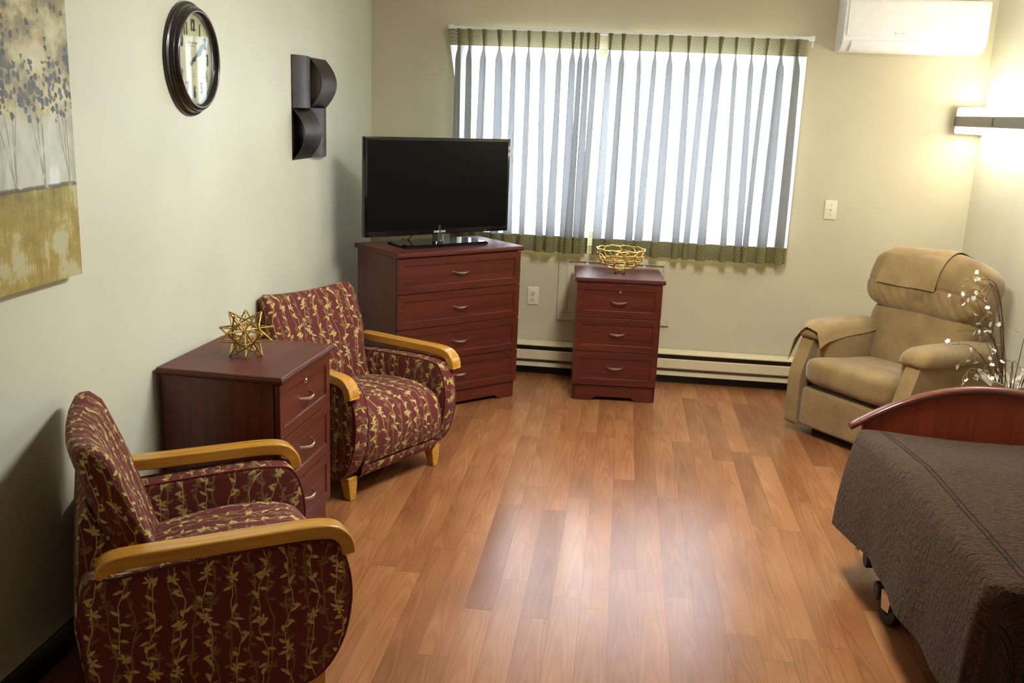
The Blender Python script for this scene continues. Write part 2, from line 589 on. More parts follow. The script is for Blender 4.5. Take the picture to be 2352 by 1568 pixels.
# ================================================================== SETTING
XR, YF, ZC = 3.671, -7.7, 2.46
WX0, WX1, WZ0, WZ1 = 0.60, 2.56, 0.86, 2.09        # window opening
struct('floor', boxbm(0, XR, YF, 0, -0.12, 0), FLOOR, smooth=0)
struct('ceiling', boxbm(-0.12, XR + 0.12, YF - 0.12, 0.12, ZC, ZC + 0.12), CEIL, smooth=0)
struct('wall_left', boxbm(-0.12, 0, YF, 0.12, -0.12, ZC), W_LEFT, smooth=0)
struct('wall_right', boxbm(XR, XR + 0.12, YF, 0.12, -0.12, ZC), W_RIGHT, smooth=0)
struct('wall_front', boxbm(-0.12, XR + 0.12, YF - 0.12, YF, -0.12, ZC), W_LEFT, smooth=0)
bm = bmesh.new()
box(bm, 0, WX0, 0, 0.12, -0.12, ZC); box(bm, WX1, XR, 0, 0.12, -0.12, ZC)
box(bm, WX0, WX1, 0, 0.12, -0.12, WZ0); box(bm, WX0, WX1, 0, 0.12, WZ1, ZC)
struct('wall_back', bm, W_BACK, smooth=0)
struct('baseboard_left', rbox(0, 0.008, YF, 0, 0.0, 0.10, 0.003), BASE_BLACK)
struct('baseboard_back', rbox(0.008, XR - 0.008, -0.008, 0, 0.0, 0.10, 0.003), BASE_BLACK)
struct('baseboard_right', rbox(XR - 0.008, XR, YF, 0, 0.0, 0.10, 0.003), BASE_BLACK)

# window: white vinyl slider with two panes
def frame_rect(bm, x0, x1, z0, z1, w, y0, y1):
    box(bm, x0, x1, y0, y1, z0, z0 + w); box(bm, x0, x1, y0, y1, z1 - w, z1)
    box(bm, x0, x0 + w, y0, y1, z0 + w, z1 - w); box(bm, x1 - w, x1, y0, y1, z0 + w, z1 - w)
bm = bmesh.new()
frame_rect(bm, WX0, WX1, WZ0, WZ1, 0.035, 0.03, 0.11)
win = struct('window_1', bm, VINYLW, smooth=0, bevel=0.003)
for i, (a, b, yo) in enumerate(((WX0 + 0.035, 1.50, 0.055), (1.455, WX1 - 0.035, 0.075))):
    bm = bmesh.new(); frame_rect(bm, a, b, WZ0 + 0.035, WZ1 - 0.035, 0.045, yo, yo + 0.02)
    sash = finish('sash', bm, VINYLW, win, smooth=0, bevel=0.003)
    finish('pane', boxbm(a + 0.045, b - 0.045, yo + 0.008, yo + 0.012, WZ0 + 0.08, WZ1 - 0.08), GLASS, sash, smooth=0)

# ================================================================== CURTAINS
def curtain(name, label, x0, x1, pleats, seed, ret_side, edge_drift):
    rnd = random.Random(seed)
    root = thing(name, label, 'curtain', (0, 0, 0), 0, 'pinch pleated curtains')
    ZT, ZB = 2.135, 0.815
    YB = -0.075
    pl = [dict(x=p, w=rnd.uniform(0.8, 1.35), d=rnd.uniform(0.85, 1.2), dr=rnd.uniform(-0.018, 0.018), k=rnd.uniform(0.8, 1.25), ph=rnd.uniform(0, 6)) for p in pleats]
    def section(z):
        """polyline (x,y,cloth_u) at height z"""
        t = (ZT - z) / (ZT - ZB)
        pts = []
        hd = 0.095                                      # heading depth
        dz = ZT - z
        if dz < hd:
            q = dz / hd
            w = 0.012 * (1 - q) + 0.0045 * q; d = 0.034 * (1 - q) + 0.022 * q
        else:
            q = min(1.0, (dz - hd) / 0.09); q = q * q * (3 - 2 * q)
            w = 0.0045 * (1 - q) + 0.0155 * q; d = 0.022 * (1 - q) + 0.046 * q
            w *= 1 + 0.6 * t
        cu = 0.0
        def drift_edge(x):
            return x
        first = True
        XA = x0 + edge_drift[0] * min(1, t * 4); XB = x1 + edge_drift[1] * t
        # return to the wall
        if ret_side == 'L':
            pts += [(XA - 0.004, -0.006), (XA, -0.03), (XA + 0.004, YB * 0.85)]
        else:
            pts += [(XA, YB - 0.01), (XA + 0.01, YB)]
        for p in pl:
            xx = p['x'] + p['dr'] * t * 1.5
            ww = w * p['w'] * (1 + 0.25 * math.sin(p['ph'] + t * 3) * t); dd = d * p['d']
            lean = 0.012 * t * math.sin(p['ph'] * 1.7 + t * 2.2)
            g = 0.0006
            wav = 0.008 * t * math.sin(p['ph'] + 1.3)
            for ax, ay in ((-g, 0.0), (-0.75 * ww, 0.3 * dd), (-ww, 0.66 * dd), (-0.75 * ww, 0.93 * dd), (-0.3 * ww, 1.0 * dd),
                           (0.3 * ww, 1.0 * dd), (0.75 * ww, 0.93 * dd), (ww, 0.66 * dd), (0.75 * ww, 0.3 * dd), (g, 0.0)):
                pts.append((xx + ax + lean * ay / 0.05, YB + wav - ay, 1))
            # soft billow of the flat cloth between folds
            pts.append((None, None, 0))
        out = []
        for i, q in enumerate(pts):
            if q[0] is None:
                a = pts[i - 1]
                b = pts[i + 1] if i + 1 < len(pts) else ((XB - 0.004, YB) if ret_side == 'R' else (XB, YB))
                for f in (0.25, 0.5, 0.75):
                    out.append((a[0] + (b[0] - a[0]) * f, a[1] + (b[1] - a[1]) * f + 0.010 * math.sin(f * PI) * (0.5 + t) * (1 if i % 2 else 0.3), 0))
            else:
                out.append(q)
        if ret_side == 'R':
            out += [(XB - 0.006, YB * 0.9), (XB, -0.035), (XB + 0.003, -0.006)]
        else:
            out += [(XB - 0.01, YB), (XB, YB - 0.012)]
        res = []
        for i, q in enumerate(out):
            if i:
                cu += math.hypot(q[0] - out[i - 1][0], q[1] - out[i - 1][1])
            res.append((q[0], q[1], cu, q[2] if len(q) > 2 else 0))
        return res
    def piece(nm, zs, mat, off=0.0):
        bm = bmesh.new(); uvl = bm.loops.layers.uv.new('UVMap')
        rows = []
        top = section(1.5)
        for z in zs:
            sec = section(z)
            rows.append([(bm.verts.new((x, y + off, z)), (top[i][2], z)) for i, (x, y, c, _) in enumerate(sec)])
        for j in range(len(rows) - 1):
            for i in range(len(rows[0]) - 1):
                q = (rows[j][i], rows[j][i + 1], rows[j + 1][i + 1], rows[j + 1][i])
                f = bm.faces.new([a[0] for a in q])
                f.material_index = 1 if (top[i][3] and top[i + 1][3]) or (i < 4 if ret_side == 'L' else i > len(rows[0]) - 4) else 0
                for l, a in zip(f.loops, q):
                    l[uvl].uv = a[1]
        return finish(nm, bm, mat, root, smooth=180)
    zt = [2.135, 2.10, 2.07, 2.04]
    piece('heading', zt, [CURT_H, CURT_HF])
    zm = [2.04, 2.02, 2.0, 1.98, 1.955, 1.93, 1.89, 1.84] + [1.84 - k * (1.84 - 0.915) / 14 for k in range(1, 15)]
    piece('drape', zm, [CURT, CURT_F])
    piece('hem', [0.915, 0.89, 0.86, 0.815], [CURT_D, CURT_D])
    return root
PL = [0.561, 0.627, 0.717, 0.81, 0.899, 0.988, 1.076, 1.175, 1.253, 1.304, 1.343, 1.390]
PR = [1.475, 1.551, 1.65, 1.744, 1.83, 1.934, 2.029, 2.12, 2.209, 2.301, 2.388, 2.472, 2.565]
cl = curtain('pinch_pleat_curtain', 'left patterned olive pinch-pleat curtain, half hidden behind the television', 0.487, 1.412, PL, 4, 'L', (0.055, -0.006))
cr = curtain('pinch_pleat_curtain', 'right patterned olive pinch-pleat curtain, next to the wall air conditioner', 1.455, 2.628, PR, 9, 'R', (0.02, 0.0))
bm = bmesh.new(); tube(bm, [(1.508, -0.012, 2.08), (1.512, -0.012, 1.6), (1.514, -0.012, 1.18)], 0.0035, 6)
finish('draw_wand', bm, PLASTIC_W, cr)
rod = thing('curtain_rod', 'white traverse curtain rod above the pleated window curtains', 'curtain rod', (0, 0, 2.14))
finish('rail', rbox(0.50, 2.655, -0.058, -0.040, -0.013, 0.013, 0.003), PLASTIC_W, rod)
for xb in (0.505, 1.56, 2.645):
    finish('bracket', rbox(xb - 0.014, xb + 0.014, -0.062, 0.0, -0.010, 0.018, 0.003), PLASTIC_W, rod)
bm = bmesh.new(); tube(bm, [(2.648, -0.05, -0.012), (2.648, -0.05, -0.035), (2.648, -0.042, -0.045)], 0.005, 6)
finish('cord_pulley', bm, PLASTIC_W, rod)

# ================================================================== HEATER, PANEL, PLATES
def heater():
    h = thing('baseboard_heater', 'long almond electric baseboard heater along the window wall', 'heater', (0.0, 0.0, 0.0))
    x0, x1 = 0.02, XR - 0.02
    finish('back_plate', rbox(x0, x1, -0.014, -0.009, 0.045, 0.215, 0.001), DARKMETAL, h)
    bm = bmesh.new(); prism(bm, [(-0.009, 0.222), (-0.060, 0.212), (-0.068, 0.205), (-0.068, 0.199), (-0.062, 0.199), (-0.058, 0.204), (-0.009, 0.214)], x0, x1, 'x')
    finish('top_cover', bm, ALMOND, h)
    bm = bmesh.new(); prism(bm, [(-0.060, 0.170), (-0.070, 0.165), (-0.072, 0.112), (-0.066, 0.106), (-0.064, 0.108), (-0.068, 0.114), (-0.066, 0.162), (-0.058, 0.166)], x0, x1, 'x')
    finish('front_panel', bm, ALMOND, h)
    bm = bmesh.new(); prism(bm, [(-0.012, 0.092), (-0.055, 0.082), (-0.060, 0.060), (-0.056, 0.060), (-0.052, 0.078), (-0.012, 0.087)], x0, x1, 'x')
    finish('bottom_lip', bm, ALMOND, h)
    for xa in (x0 - 0.004, x1):
        bm = bmesh.new(); prism(bm, [(-0.009, 0.223), (-0.069, 0.210), (-0.073, 0.165), (-0.073, 0.050), (-0.009, 0.050)], xa, xa + 0.004, 'x')
        finish('end_cap', bm, ALMOND, h)
    for k in range(11):
        bm = bmesh.new(); lathe(bm, [(0.0001, -0.003), (0.0035, -0.002), (0.0035, 0.0)], 8, (0, 0, 0), 'x')
        xform(bm, Matrix.Translation((0.3 + k * 0.31, -0.014, 0.182)) @ Matrix.Rotation(rad(90), 4, 'Z'))
        finish('screw', bm, GREYMETAL, h)
    return h
heater()

def access_panel():
    p = thing('wall_access_panel', 'framed painted cover panel on the wall under the window', 'panel', (1.60, 0.0, 0.37))
    X0, X1, Z1 = -0.367, 0.352, 0.445
    w = 0.052
    mk = lambda q: (bmesh.new(), q)
    for q in ([(X0, 0), (X1, 0), (X1 - w, w), (X0 + w, w)], [(X0, Z1), (X0 + w, Z1 - w), (X1 - w, Z1 - w), (X1, Z1)],
              [(X0, 0), (X0 + w, w), (X0 + w, Z1 - w), (X0, Z1)], [(X1, 0), (X1, Z1), (X1 - w, Z1 - w), (X1 - w, w)]):
        bm = bmesh.new(); prism(bm, q, -0.018, 0.0, 'y')
        finish('trim_board', bm, TRIMP, p, bevel=0.003)
    bm = bmesh.new(); frame_rect(bm, X0 + w, X1 - w, w, Z1 - w, 0.009, -0.022, -0.0)
    finish('stop_bead', bm, W_BACK, p, smooth=0, bevel=0.002)
    finish('inset_board', boxbm(X0 + w, X1 - w, -0.005, 0.0, w, Z1 - w), W_RIGHT, p, smooth=0)
    for xx in (-0.19, 0.17):
        finish('clip', rbox(xx - 0.007, xx + 0.007, -0.016, 0.0, 0.36, 0.402, 0.002), PLASTIC_W, p)
access_panel()

def plate(name, label, cat, cx, cz, kind):
    t = thing(name, label, cat, (cx, 0.0, cz))
    finish('cover_plate', rbox(-0.036, 0.036, -0.007, 0.0, -0.058, 0.058, 0.003, 3), IVORY, t)
    if kind == 'outlet':
        for s in (-1, 1):
            bm = bmesh.new(); prism(bm, [(0.016 * math.cos(a) * (1 if abs(math.cos(a)) < 0.8 else 0.95), s * 0.0205 + 0.0145 * math.sin(a)) for a in [2 * PI * k / 20 for k in range(20)]], -0.010, -0.006, 'y')
            r = finish('receptacle', bm, IVORY, t, bevel=0.001)
            for dx, hh in ((-0.006, 0.004), (0.006, 0.005)):
                finish('slot', boxbm(dx - 0.0011, dx + 0.0011, -0.0105, -0.0095, s * 0.0205 - hh + 0.002, s * 0.0205 + hh + 0.002), BLACKMATT, r, smooth=0)
            bm = bmesh.new(); lathe(bm, [(0.0001, 0), (0.0022, 0.0), (0.0022, 0.001)], 10)
            xform(bm, Matrix.Translation((0, -0.0105, s * 0.0205 - 0.008)) @ Matrix.Rotation(rad(90), 4, 'X'))
            finish('slot', bm, BLACKMATT, r)
    else:
        finish('toggle_collar', rbox(-0.006, 0.006, -0.009, -0.006, -0.013, 0.013, 0.001), IVORY, t)
        bm = bmesh.new(); prism(bm, [(-0.006, -0.005), (-0.020, 0.004), (-0.021, 0.010), (-0.006, 0.006)], -0.004, 0.004, 'x')
        finish('toggle', bm, IVORY, t, bevel=0.001)
    for s in ((0,) if kind == 'outlet' else (-0.03, 0.03)):
        bm = bmesh.new(); lathe(bm, [(0.0001, 0.0), (0.003, 0.0), (0.003, 0.0015)], 10)
        xform(bm, Matrix.Translation((0, -0.0075, s)) @ Matrix.Rotation(rad(90), 4, 'X'))
        finish('screw', bm, GREYMETAL, t)
plate('wall_outlet', 'ivory double wall outlet between the two window-side drawer units', 'outlet', 1.074, 0.513, 'outlet')
plate('light_switch', 'ivory toggle light switch right of the curtains', 'switch', 2.870, 1.155, 'switch')

# ================================================================== AIR CONDITIONER
def aircon():
    t = thing('wall_air_conditioner', 'white split air conditioner high on the wall right of the curtains', 'air conditioner', (2.785, 0.0, 2.075))
    Wd = 0.785
    prof = smooth_path([(0, 0), (-0.09, 0.0), (-0.155, 0.012), (-0.195, 0.045), (-0.205, 0.075), (-0.207, 0.20), (-0.203, 0.262), (-0.175, 0.288), (0, 0.292)], 4)
    bm = bmesh.new(); prism(bm, prof, 0, Wd, 'x')
    finish('casing', bm, PLASTIC_W, t, bevel=0.004)
    fp = smooth_path([(-0.209, 0.082), (-0.214, 0.12), (-0.214, 0.20), (-0.211, 0.262), (-0.202, 0.280)], 4)
    prof = fp + [(p[0] + 0.008, p[1]) for p in fp[::-1]]
    bm = bmesh.new(); prism(bm, prof, 0.018, Wd - 0.012, 'x')
    pn = finish('front_panel', bm, PLASTIC_W, t, bevel=0.003)
    lv = smooth_path([(-0.105, 0.000), (-0.155, 0.008), (-0.188, 0.030), (-0.203, 0.060)], 4)
    prof = [(p[0] - 0.004, p[1] - 0.004) for p in lv] + [(p[0] + 0.004, p[1] + 0.004) for p in lv[::-1]]
    bm = bmesh.new(); prism(bm, prof, 0.05, Wd - 0.10, 'x')
    finish('louver', bm, PLASTIC_W, t, bevel=0.002)
    # maker's mark: three diamonds and lettering
    lg = bmesh.new()
    for a in (90, 210, 330):
        d = Vector((math.cos(rad(a)), math.sin(rad(a)), 0)); n = Vector((-d.y, d.x, 0))
        q = [Vector((0, 0, 0)), d * 0.0045 + n * 0.0026, d * 0.009, d * 0.0045 - n * 0.0026]
        lg.faces.new([lg.verts.new(p + Vector((-0.032, 0, 0))) for p in q])
    merge(lg, text_bm('MITSUBISHI', 0.0095, 0.0, 0.0, 0.9, 'CENTER')) 
    xform(lg, Matrix.Translation((0.315, -0.2152, 0.098)) @ Matrix.Rotation(rad(90), 4, 'X'))
    finish('maker_mark', lg, simple('pale_grey_print', (176, 182, 186), 0.5), pn, smooth=0)
aircon()

# ================================================================== OVERBED LIGHT
def overbed():
    t = thing('wall_lamp', 'lit two-tube wall light with grey band at the right corner', 'wall light', (3.50, -0.05, 1.645))
    Ln = 1.25
    finish('housing', rbox(0.0, 0.171, -Ln, 0.0, 0.034, 0.092, 0.003), GREYMETAL, t)
    E1 = emitter('lit_diffuser', (255, 250, 236), LAMP)
    finish('diffuser', rbox(0.010, 0.168, -Ln + 0.02, -0.014, 0.094, 0.142, 0.008, 3), E1, t)
    finish('diffuser', rbox(0.006, 0.168, -Ln + 0.02, -0.014, -0.006, 0.032, 0.008, 3), E1, t)
    for y in (-0.006, -Ln + 0.006):
        finish('end_cap', rbox(0.004, 0.171, y - 0.006, y + 0.006, -0.008, 0.144, 0.003), GREYMETAL, t)
    for y in (-0.018, -0.62, -Ln + 0.018):
        finish('clip', rbox(-0.004, 0.03, y - 0.008, y + 0.008, 0.040, 0.086, 0.002), DARKMETAL, t)
LAMP = 11.0
CLAMP = 55.0
overbed()

def ceiling_light():
    t = thing('ceiling_light', 'lit white wraparound ceiling light over the middle of the room', 'ceiling light', (1.95, -2.55, ZC))
    finish('tray', rbox(-0.155, 0.155, -0.62, 0.62, -0.030, 0.0, 0.004), PLASTIC_W, t)
    bm = bmesh.new()
    prism(bm, smooth_path([(-0.148, -0.028), (-0.140, -0.065), (-0.09, -0.085), (0.0, -0.090), (0.09, -0.085), (0.140, -0.065), (0.148, -0.028)], 4), -0.605, 0.605, 'y')
    finish('diffuser', bm, emitter('lit_ceiling_diffuser', (250, 252, 244), CLAMP), t)
    for y in (-0.612, 0.612):
        finish('end_cap', rbox(-0.155, 0.155, y - 0.008, y + 0.008, -0.095, 0.0, 0.004), PLASTIC_W, t)
ceiling_light()

# ================================================================== DRAWER UNITS
def shaker(w, z0, z1, yf, th=0.019, fr=0.055, rec=0.006):
    """drawer front with a sunken panel, front at y=yf"""
    bm = bmesh.new()
    box(bm, -w / 2, w / 2, yf, yf + th, z0, z1)
    bmesh.ops.recalc_face_normals(bm, faces=bm.faces[:])
    f = [q for q in bm.faces if q.normal.y < -0.9][0]
    bmesh.ops.inset_region(bm, faces=[f], thickness=fr)
    f = [q for q in bm.faces if q.normal.y < -0.9 and abs(q.calc_center_median().x) < 1e-4 and abs(q.calc_center_median().z - (z0 + z1) / 2) < 1e-4]
    f = min(f, key=lambda q: q.calc_area())
    r = bmesh.ops.inset_region(bm, faces=[f], thickness=0.003)
    bmesh.ops.translate(bm, vec=(0, rec, 0), verts=f.verts)
    return bm

def bow_handle(z, yf, w=0.112):
    bm = bmesh.new()
    pts = []
    n = 14
    for k in range(n + 1):
        s = -1 + 2 * k / n
        y = -0.030 * (1 - abs(s) ** 2.6)
        pts.append((s * w / 2, yf + y + 0.001, z - 0.006 * (1 - s * s) + 0.002))
    tube(bm, pts, [0.0035 + 0.0022 * (1 - (abs(-1 + 2 * k / n))) for k in range(n + 1)], 8, sx=0.8, sy=1.15)
    return bm

def apron(w, y0, y1, h):
    prof = [(-w / 2, 0), (-w / 2 + 0.085, 0), (-w / 2 + 0.105, 0.006), (-w / 2 + 0.125, 0.024), (w / 2 - 0.125, 0.024), (w / 2 - 0.105, 0.006), (w / 2 - 0.085, 0), (w / 2, 0), (w / 2, h), (-w / 2, h)]
    bm = bmesh.new(); prism(bm, prof, y0, y1, 'y'); return bm

def drawer_unit(name, label, cat, W, D, H, n, loc, rz, lock, group=None):
    """top WxD, front on -y"""
    t = thing(name, label, cat, loc, rz, group)
    w = W - 0.032
    yf = -D / 2 + 0.016
    zt = H - 0.027
    zb = 0.098
    finish('side_panel', rbox(-w / 2, -w / 2 + 0.018, yf + 0.024, D / 2 - 0.012, 0, zt, 0.0015), MAH_Z, t)
    finish('side_panel', rbox(w / 2 - 0.018, w / 2, yf + 0.024, D / 2 - 0.012, 0, zt, 0.0015), MAH_Z, t)
    finish('back_panel', boxbm(-w / 2 + 0.018, w / 2 - 0.018, D / 2 - 0.022, D / 2 - 0.014, 0.03, zt), MAH_Z, t, smooth=0)
    # moulded top
    bm = bmesh.new()
    o = 0.0
    lay = [(0.010, zt), (0.004, zt + 0.004), (0.0, zt + 0.010), (0.0, zt + 0.018), (0.003, zt + 0.020), (0.003, zt + 0.0235), (0.007, H)]
    rings = []
    for ins, z in lay:
        a, b = W / 2 - ins, D / 2 - ins
        rings.append([(-a, -b, z), (a, -b, z), (a, D / 2, z), (-a, D / 2, z)])
    rings_solid(bm, rings)
    finish('top', bm, MAH_TOP, t, smooth=25)
    finish('apron', apron(w - 0.036, yf + 0.014, yf + 0.032, zb - 0.004), MAH_X, t, bevel=0.001)
    finish('base_frame', boxbm(-w / 2 + 0.018, w / 2 - 0.018, yf + 0.035, D / 2 - 0.03, 0.05, 0.09), MAH_X, t, smooth=0)
    dh = (zt - 0.003 - zb) / n
    for k in range(n):
        z0 = zb + k * dh + 0.002; z1 = zb + (k + 1) * dh - 0.002
        d = finish('drawer', shaker(w, z0, z1, yf), MAH_X, t, smooth=0, bevel=0.001)
        box_bm = boxbm(-w / 2 + 0.03, w / 2 - 0.03, yf + 0.019, D / 2 - 0.05, z0 + 0.012, z1 - 0.03)
        finish('drawer_box', box_bm, MAH_X, d, smooth=0)
        zc = (z0 + z1) / 2 + (0.005 if n == 4 else 0.012)
        if k == n - 1 and lock:
            zc = (z0 + z1) / 2 - 0.004
        finish('handle', bow_handle(zc, yf + 0.006), NICKEL, d)
        if k == n - 1 and lock:
            bm = bmesh.new()
            lathe(bm, [(0.0001, 0.007), (0.008, 0.007), (0.0105, 0.004), (0.0115, 0.0)], 20)
            box(bm, -0.001, 0.001, -0.006, 0.006, 0.006, 0.0085)
            xform(bm, Matrix.Translation((0.004, yf + 0.006, z1 - 0.048)) @ Matrix.Rotation(rad(90), 4, 'X'))
            finish('lock', bm, NICKEL, d)
    return t
drawer_unit('chest_of_drawers', 'mahogany four-drawer chest set across the corner under the television', 'chest', 0.854, 0.475, 0.91, 4, (0.592, -0.690, 0), rad(44), False)
ns = drawer_unit('nightstand', 'mahogany three-drawer nightstand under the window holding the gold bowl', 'nightstand', 0.527, 0.47, 0.745, 3, (1.612, -0.318, 0), rad(3.5), True, 'three drawer nightstands')
dup(ns, (0.262, -2.735, 0), rad(87.0), 'mahogany three-drawer nightstand between the two armchairs, holding the brass star')

# ================================================================== TELEVISION
def tv():
    t = thing('television', 'flat screen television switched off on the corner chest', 'television', (0.572, -0.680, 0.911), rad(43.0))
    W, H, z0 = 0.958, 0.537, 0.058
    # base: flat bevelled plinth
    bm = bmesh.new()
    a = smooth_path([(-0.27, 0.12), (-0.28, 0.0), (-0.278, -0.10)], 3) 
    lay = [(0.004, 0.0), (0.0, 0.003), (0.0, 0.008), (0.012, 0.016)]
    rr = []
    for ins, z in lay:
        A, B = 0.275 - ins, 0.125 - ins
        rr.append([(-A, -B + 0.01, z), (-A + 0.03, -B, z), (A - 0.03, -B, z), (A, -B + 0.01, z), (A, B - 0.03, z), (A - 0.04, B, z), (-A + 0.04, B, z), (-A, B - 0.03, z)])
    rings_solid(bm, rr)
    finish('base', bm, BLACKGLOSS, t, smooth=25)
    bm = bmesh.new(); lathe(bm, [(0.0001, 0.014), (0.034, 0.014), (0.030, 0.022), (0.028, 0.075), (0.028, 0.11)], 24)
    bmesh.ops.scale(bm, vec=(1.2, 0.7, 1), verts=bm.verts[:])
    finish('neck', bm, simple('smoked_neck', (40, 40, 42), 0.06, spec=0.7), t)
    finish('bezel', rbox(-W / 2, W / 2, -0.018, 0.016, z0, z0 + H, 0.004, 3), BLACKGLOSS, t)
    bm = rbox(-W / 2 + 0.06, W / 2 - 0.06, 0.012, 0.055, z0 + 0.03, z0 + H - 0.08, 0.02, 3)
    finish('rear_housing', bm, BLACKMATT, t)
    finish('screen', boxbm(-W / 2 + 0.017, W / 2 - 0.017, -0.0190, -0.0175, z0 + 0.030, z0 + H - 0.017), SCREEN, t, smooth=0)
    lg = text_bm('SAMSUNG', 0.017, 0.0004, 0.0004, 1.0)
    xform(lg, Matrix.Translation((0, -0.0190, z0 + 0.014)) @ Matrix.Rotation(rad(90), 4, 'X'))
    finish('maker_mark', lg, simple('silver_print', (225, 222, 205), 0.4), t, smooth=0)
    bm = bmesh.new(); lathe(bm, [(0.0001, 0.0), (0.0022, 0.0), (0.0022, 0.001)], 10)
    xform(bm, Matrix.Translation((0.315, -0.0182, z0 + 0.010)) @ Matrix.Rotation(rad(90), 4, 'X'))
    finish('standby_light', bm, emitter('red_standby', (255, 40, 20), 1.5), t)
    bm = bmesh.new(); tube(bm, smooth_path([(-0.12, 0.05, 0.10), (-0.125, 0.07, 0.05), (-0.13, 0.12, 0.014), (-0.12, 0.2, 0.006)], 5), 0.003, 6)
    finish('cord', bm, BLACKMATT, t)
tv()

# ================================================================== BOWL AND STAR
def bowl(loc):
    t = thing('openwork_bowl', 'gold openwork metal bowl on the nightstand under the window', 'bowl', loc)
    rnd = random.Random(5)
    R, Hh = 0.142, 0.125
    def P(th, h):                                # h 0..1 bottom to rim
        r = R * (1 - (1 - h) ** 2.1) ** 0.55 if h > 0 else 0.02
        r = max(r, 0.03)
        return Vector((r * math.cos(th), r * math.sin(th), 0.022 + Hh * h ** 1.15))
    rows = [0.02, 0.18, 0.36, 0.56, 0.78, 1.0]
    N = [6, 8, 10, 12, 13, 13]
    V = []
    for k, h in enumerate(rows):
        row = []
        for i in range(N[k]):
            th = 2 * PI * (i + 0.5 * (k % 2)) / N[k] + rnd.uniform(-0.1, 0.1)
            hh = h + (rnd.uniform(-0.045, 0.045) if 0 < k < 5 else 0)
            row.append((th, hh))
        V.append(row)
    bm = bmesh.new()
    def seg(a, b, r=0.0043):
        pts = []
        dth = (b[0] - a[0] + PI) % (2 * PI) - PI
        bow = rnd.uniform(-0.04, 0.04)
        for q in range(6):
            f = q / 5
            s = math.sin(f * PI)
            pts.append(P(a[0] + dth * f + bow * s * 1.5, max(0.0, min(1, a[1] + (b[1] - a[1]) * f + bow * s * 0.4))))
        tube(bm, pts, [r * rnd.uniform(0.85, 1.2) for _ in pts], 6)
    for k in range(1, 5):
        for i in range(N[k]):
            if rnd.random() < 0.80:
                seg(V[k][i], V[k][(i + 1) % N[k]])
    for k in range(5):
        for i, a in enumerate(V[k + 1]):
            b = min(V[k], key=lambda q: abs((q[0] - a[0] + PI) % (2 * PI) - PI))
            if rnd.random() < (0.92 if k < 4 else 0.9):
                seg(a, b)
    for i in range(N[0]):
        seg(V[0][i], V[0][(i + 1) % N[0]])
    for th, h in ((4.5, 0.78), (5.3, 0.74), (1.1, 0.7)):     # a few closed loops
        c = P(th, h); e1 = (P(th + 0.05, h) - c).normalized(); e2 = (P(th, h + 0.05) - c).normalized()
        tube(bm, [c + e1 * 0.015 * math.cos(q) + e2 * 0.015 * math.sin(q) for q in [2 * PI * k / 14 for k in range(14)]], 0.003, 6, closed=True)
    finish('openwork_shell', bm, GOLD, t, smooth=180)
    bm = bmesh.new()
    tube(bm, [P(2 * PI * k / 72, 1.0) + Vector((0, 0, 0.003 * math.sin(k * 0.9) + 0.002 * math.sin(k * 2.3))) for k in range(72)], 0.0048, 8, closed=True)
    finish('rim', bm, GOLD, t, smooth=180)
    for k in range(5):
        a = 2 * PI * k / 5 + 0.3
        bm = bmesh.new(); tube(bm, [(0.03 * math.cos(a), 0.03 * math.sin(a), 0.0), (0.03 * math.cos(a), 0.03 * math.sin(a), 0.012), (0.03 * math.cos(a), 0.03 * math.sin(a), 0.03)], [0.0052, 0.004, 0.0045], 8)
        finish('foot', bm, GOLD, t, smooth=180)
bowl((1.618, -0.345, 0.745))

def star(loc, rz):
    ph = (1 + 5 ** 0.5) / 2
    ico = []
    for a in (-1, 1):
        for b in (-ph, ph):
            ico += [Vector((0, a, b)), Vector((a, b, 0)), Vector((b, 0, a))]
    ico = [v.normalized() for v in ico]
    el = min((a - b).length for i, a in enumerate(ico) for b in ico[i + 1:])
    E = [(i, j) for i in range(12) for j in range(i + 1, 12) if (ico[i] - ico[j]).length < el * 1.05]
    Fs = [(i, j, k) for i in range(12) for j in range(i + 1, 12) for k in range(j + 1, 12)
          if (i, j) in E and (j, k) in E and (i, k) in E]
    R0, R1 = 0.055, 0.101
    tips = [(ico[i] + ico[j] + ico[k]).normalized() * R1 for i, j, k in Fs]
    # stand it on three neighbouring tips round one icosahedron corner -> pick rotation
    c0 = ico[0]
    near = sorted(range(len(tips)), key=lambda q: (tips[q] - c0 * R1).length)[:5]
    M = c0.rotation_difference(Vector((0, 0, -1))).to_matrix()
    M = Matrix.Rotation(rz, 3, 'Z') @ M
    V = [M @ (v * R0) for v in ico]; T = [M @ q for q in tips]
    zmin = min(q.z for q in T) - 0.0022
    up = Vector((0, 0, -zmin))
    t = thing('wire_star', 'brass wire star ornament on the nightstand between the armchairs', 'ornament', loc)
    bm = bmesh.new()
    for f, q in zip(Fs, T):
        for i in f:
            tube(bm, [q + up, V[i] + up], 0.0031, 4)
    finish('points', bm, BRASS, t, smooth=0)
    bm = bmesh.new()
    for i, j in E:
        tube(bm, [V[i] + up, V[j] + up], 0.0031, 4)
    finish('core', bm, BRASS, t, smooth=0)
star((0.248, -2.742, 0.745), 0.35)

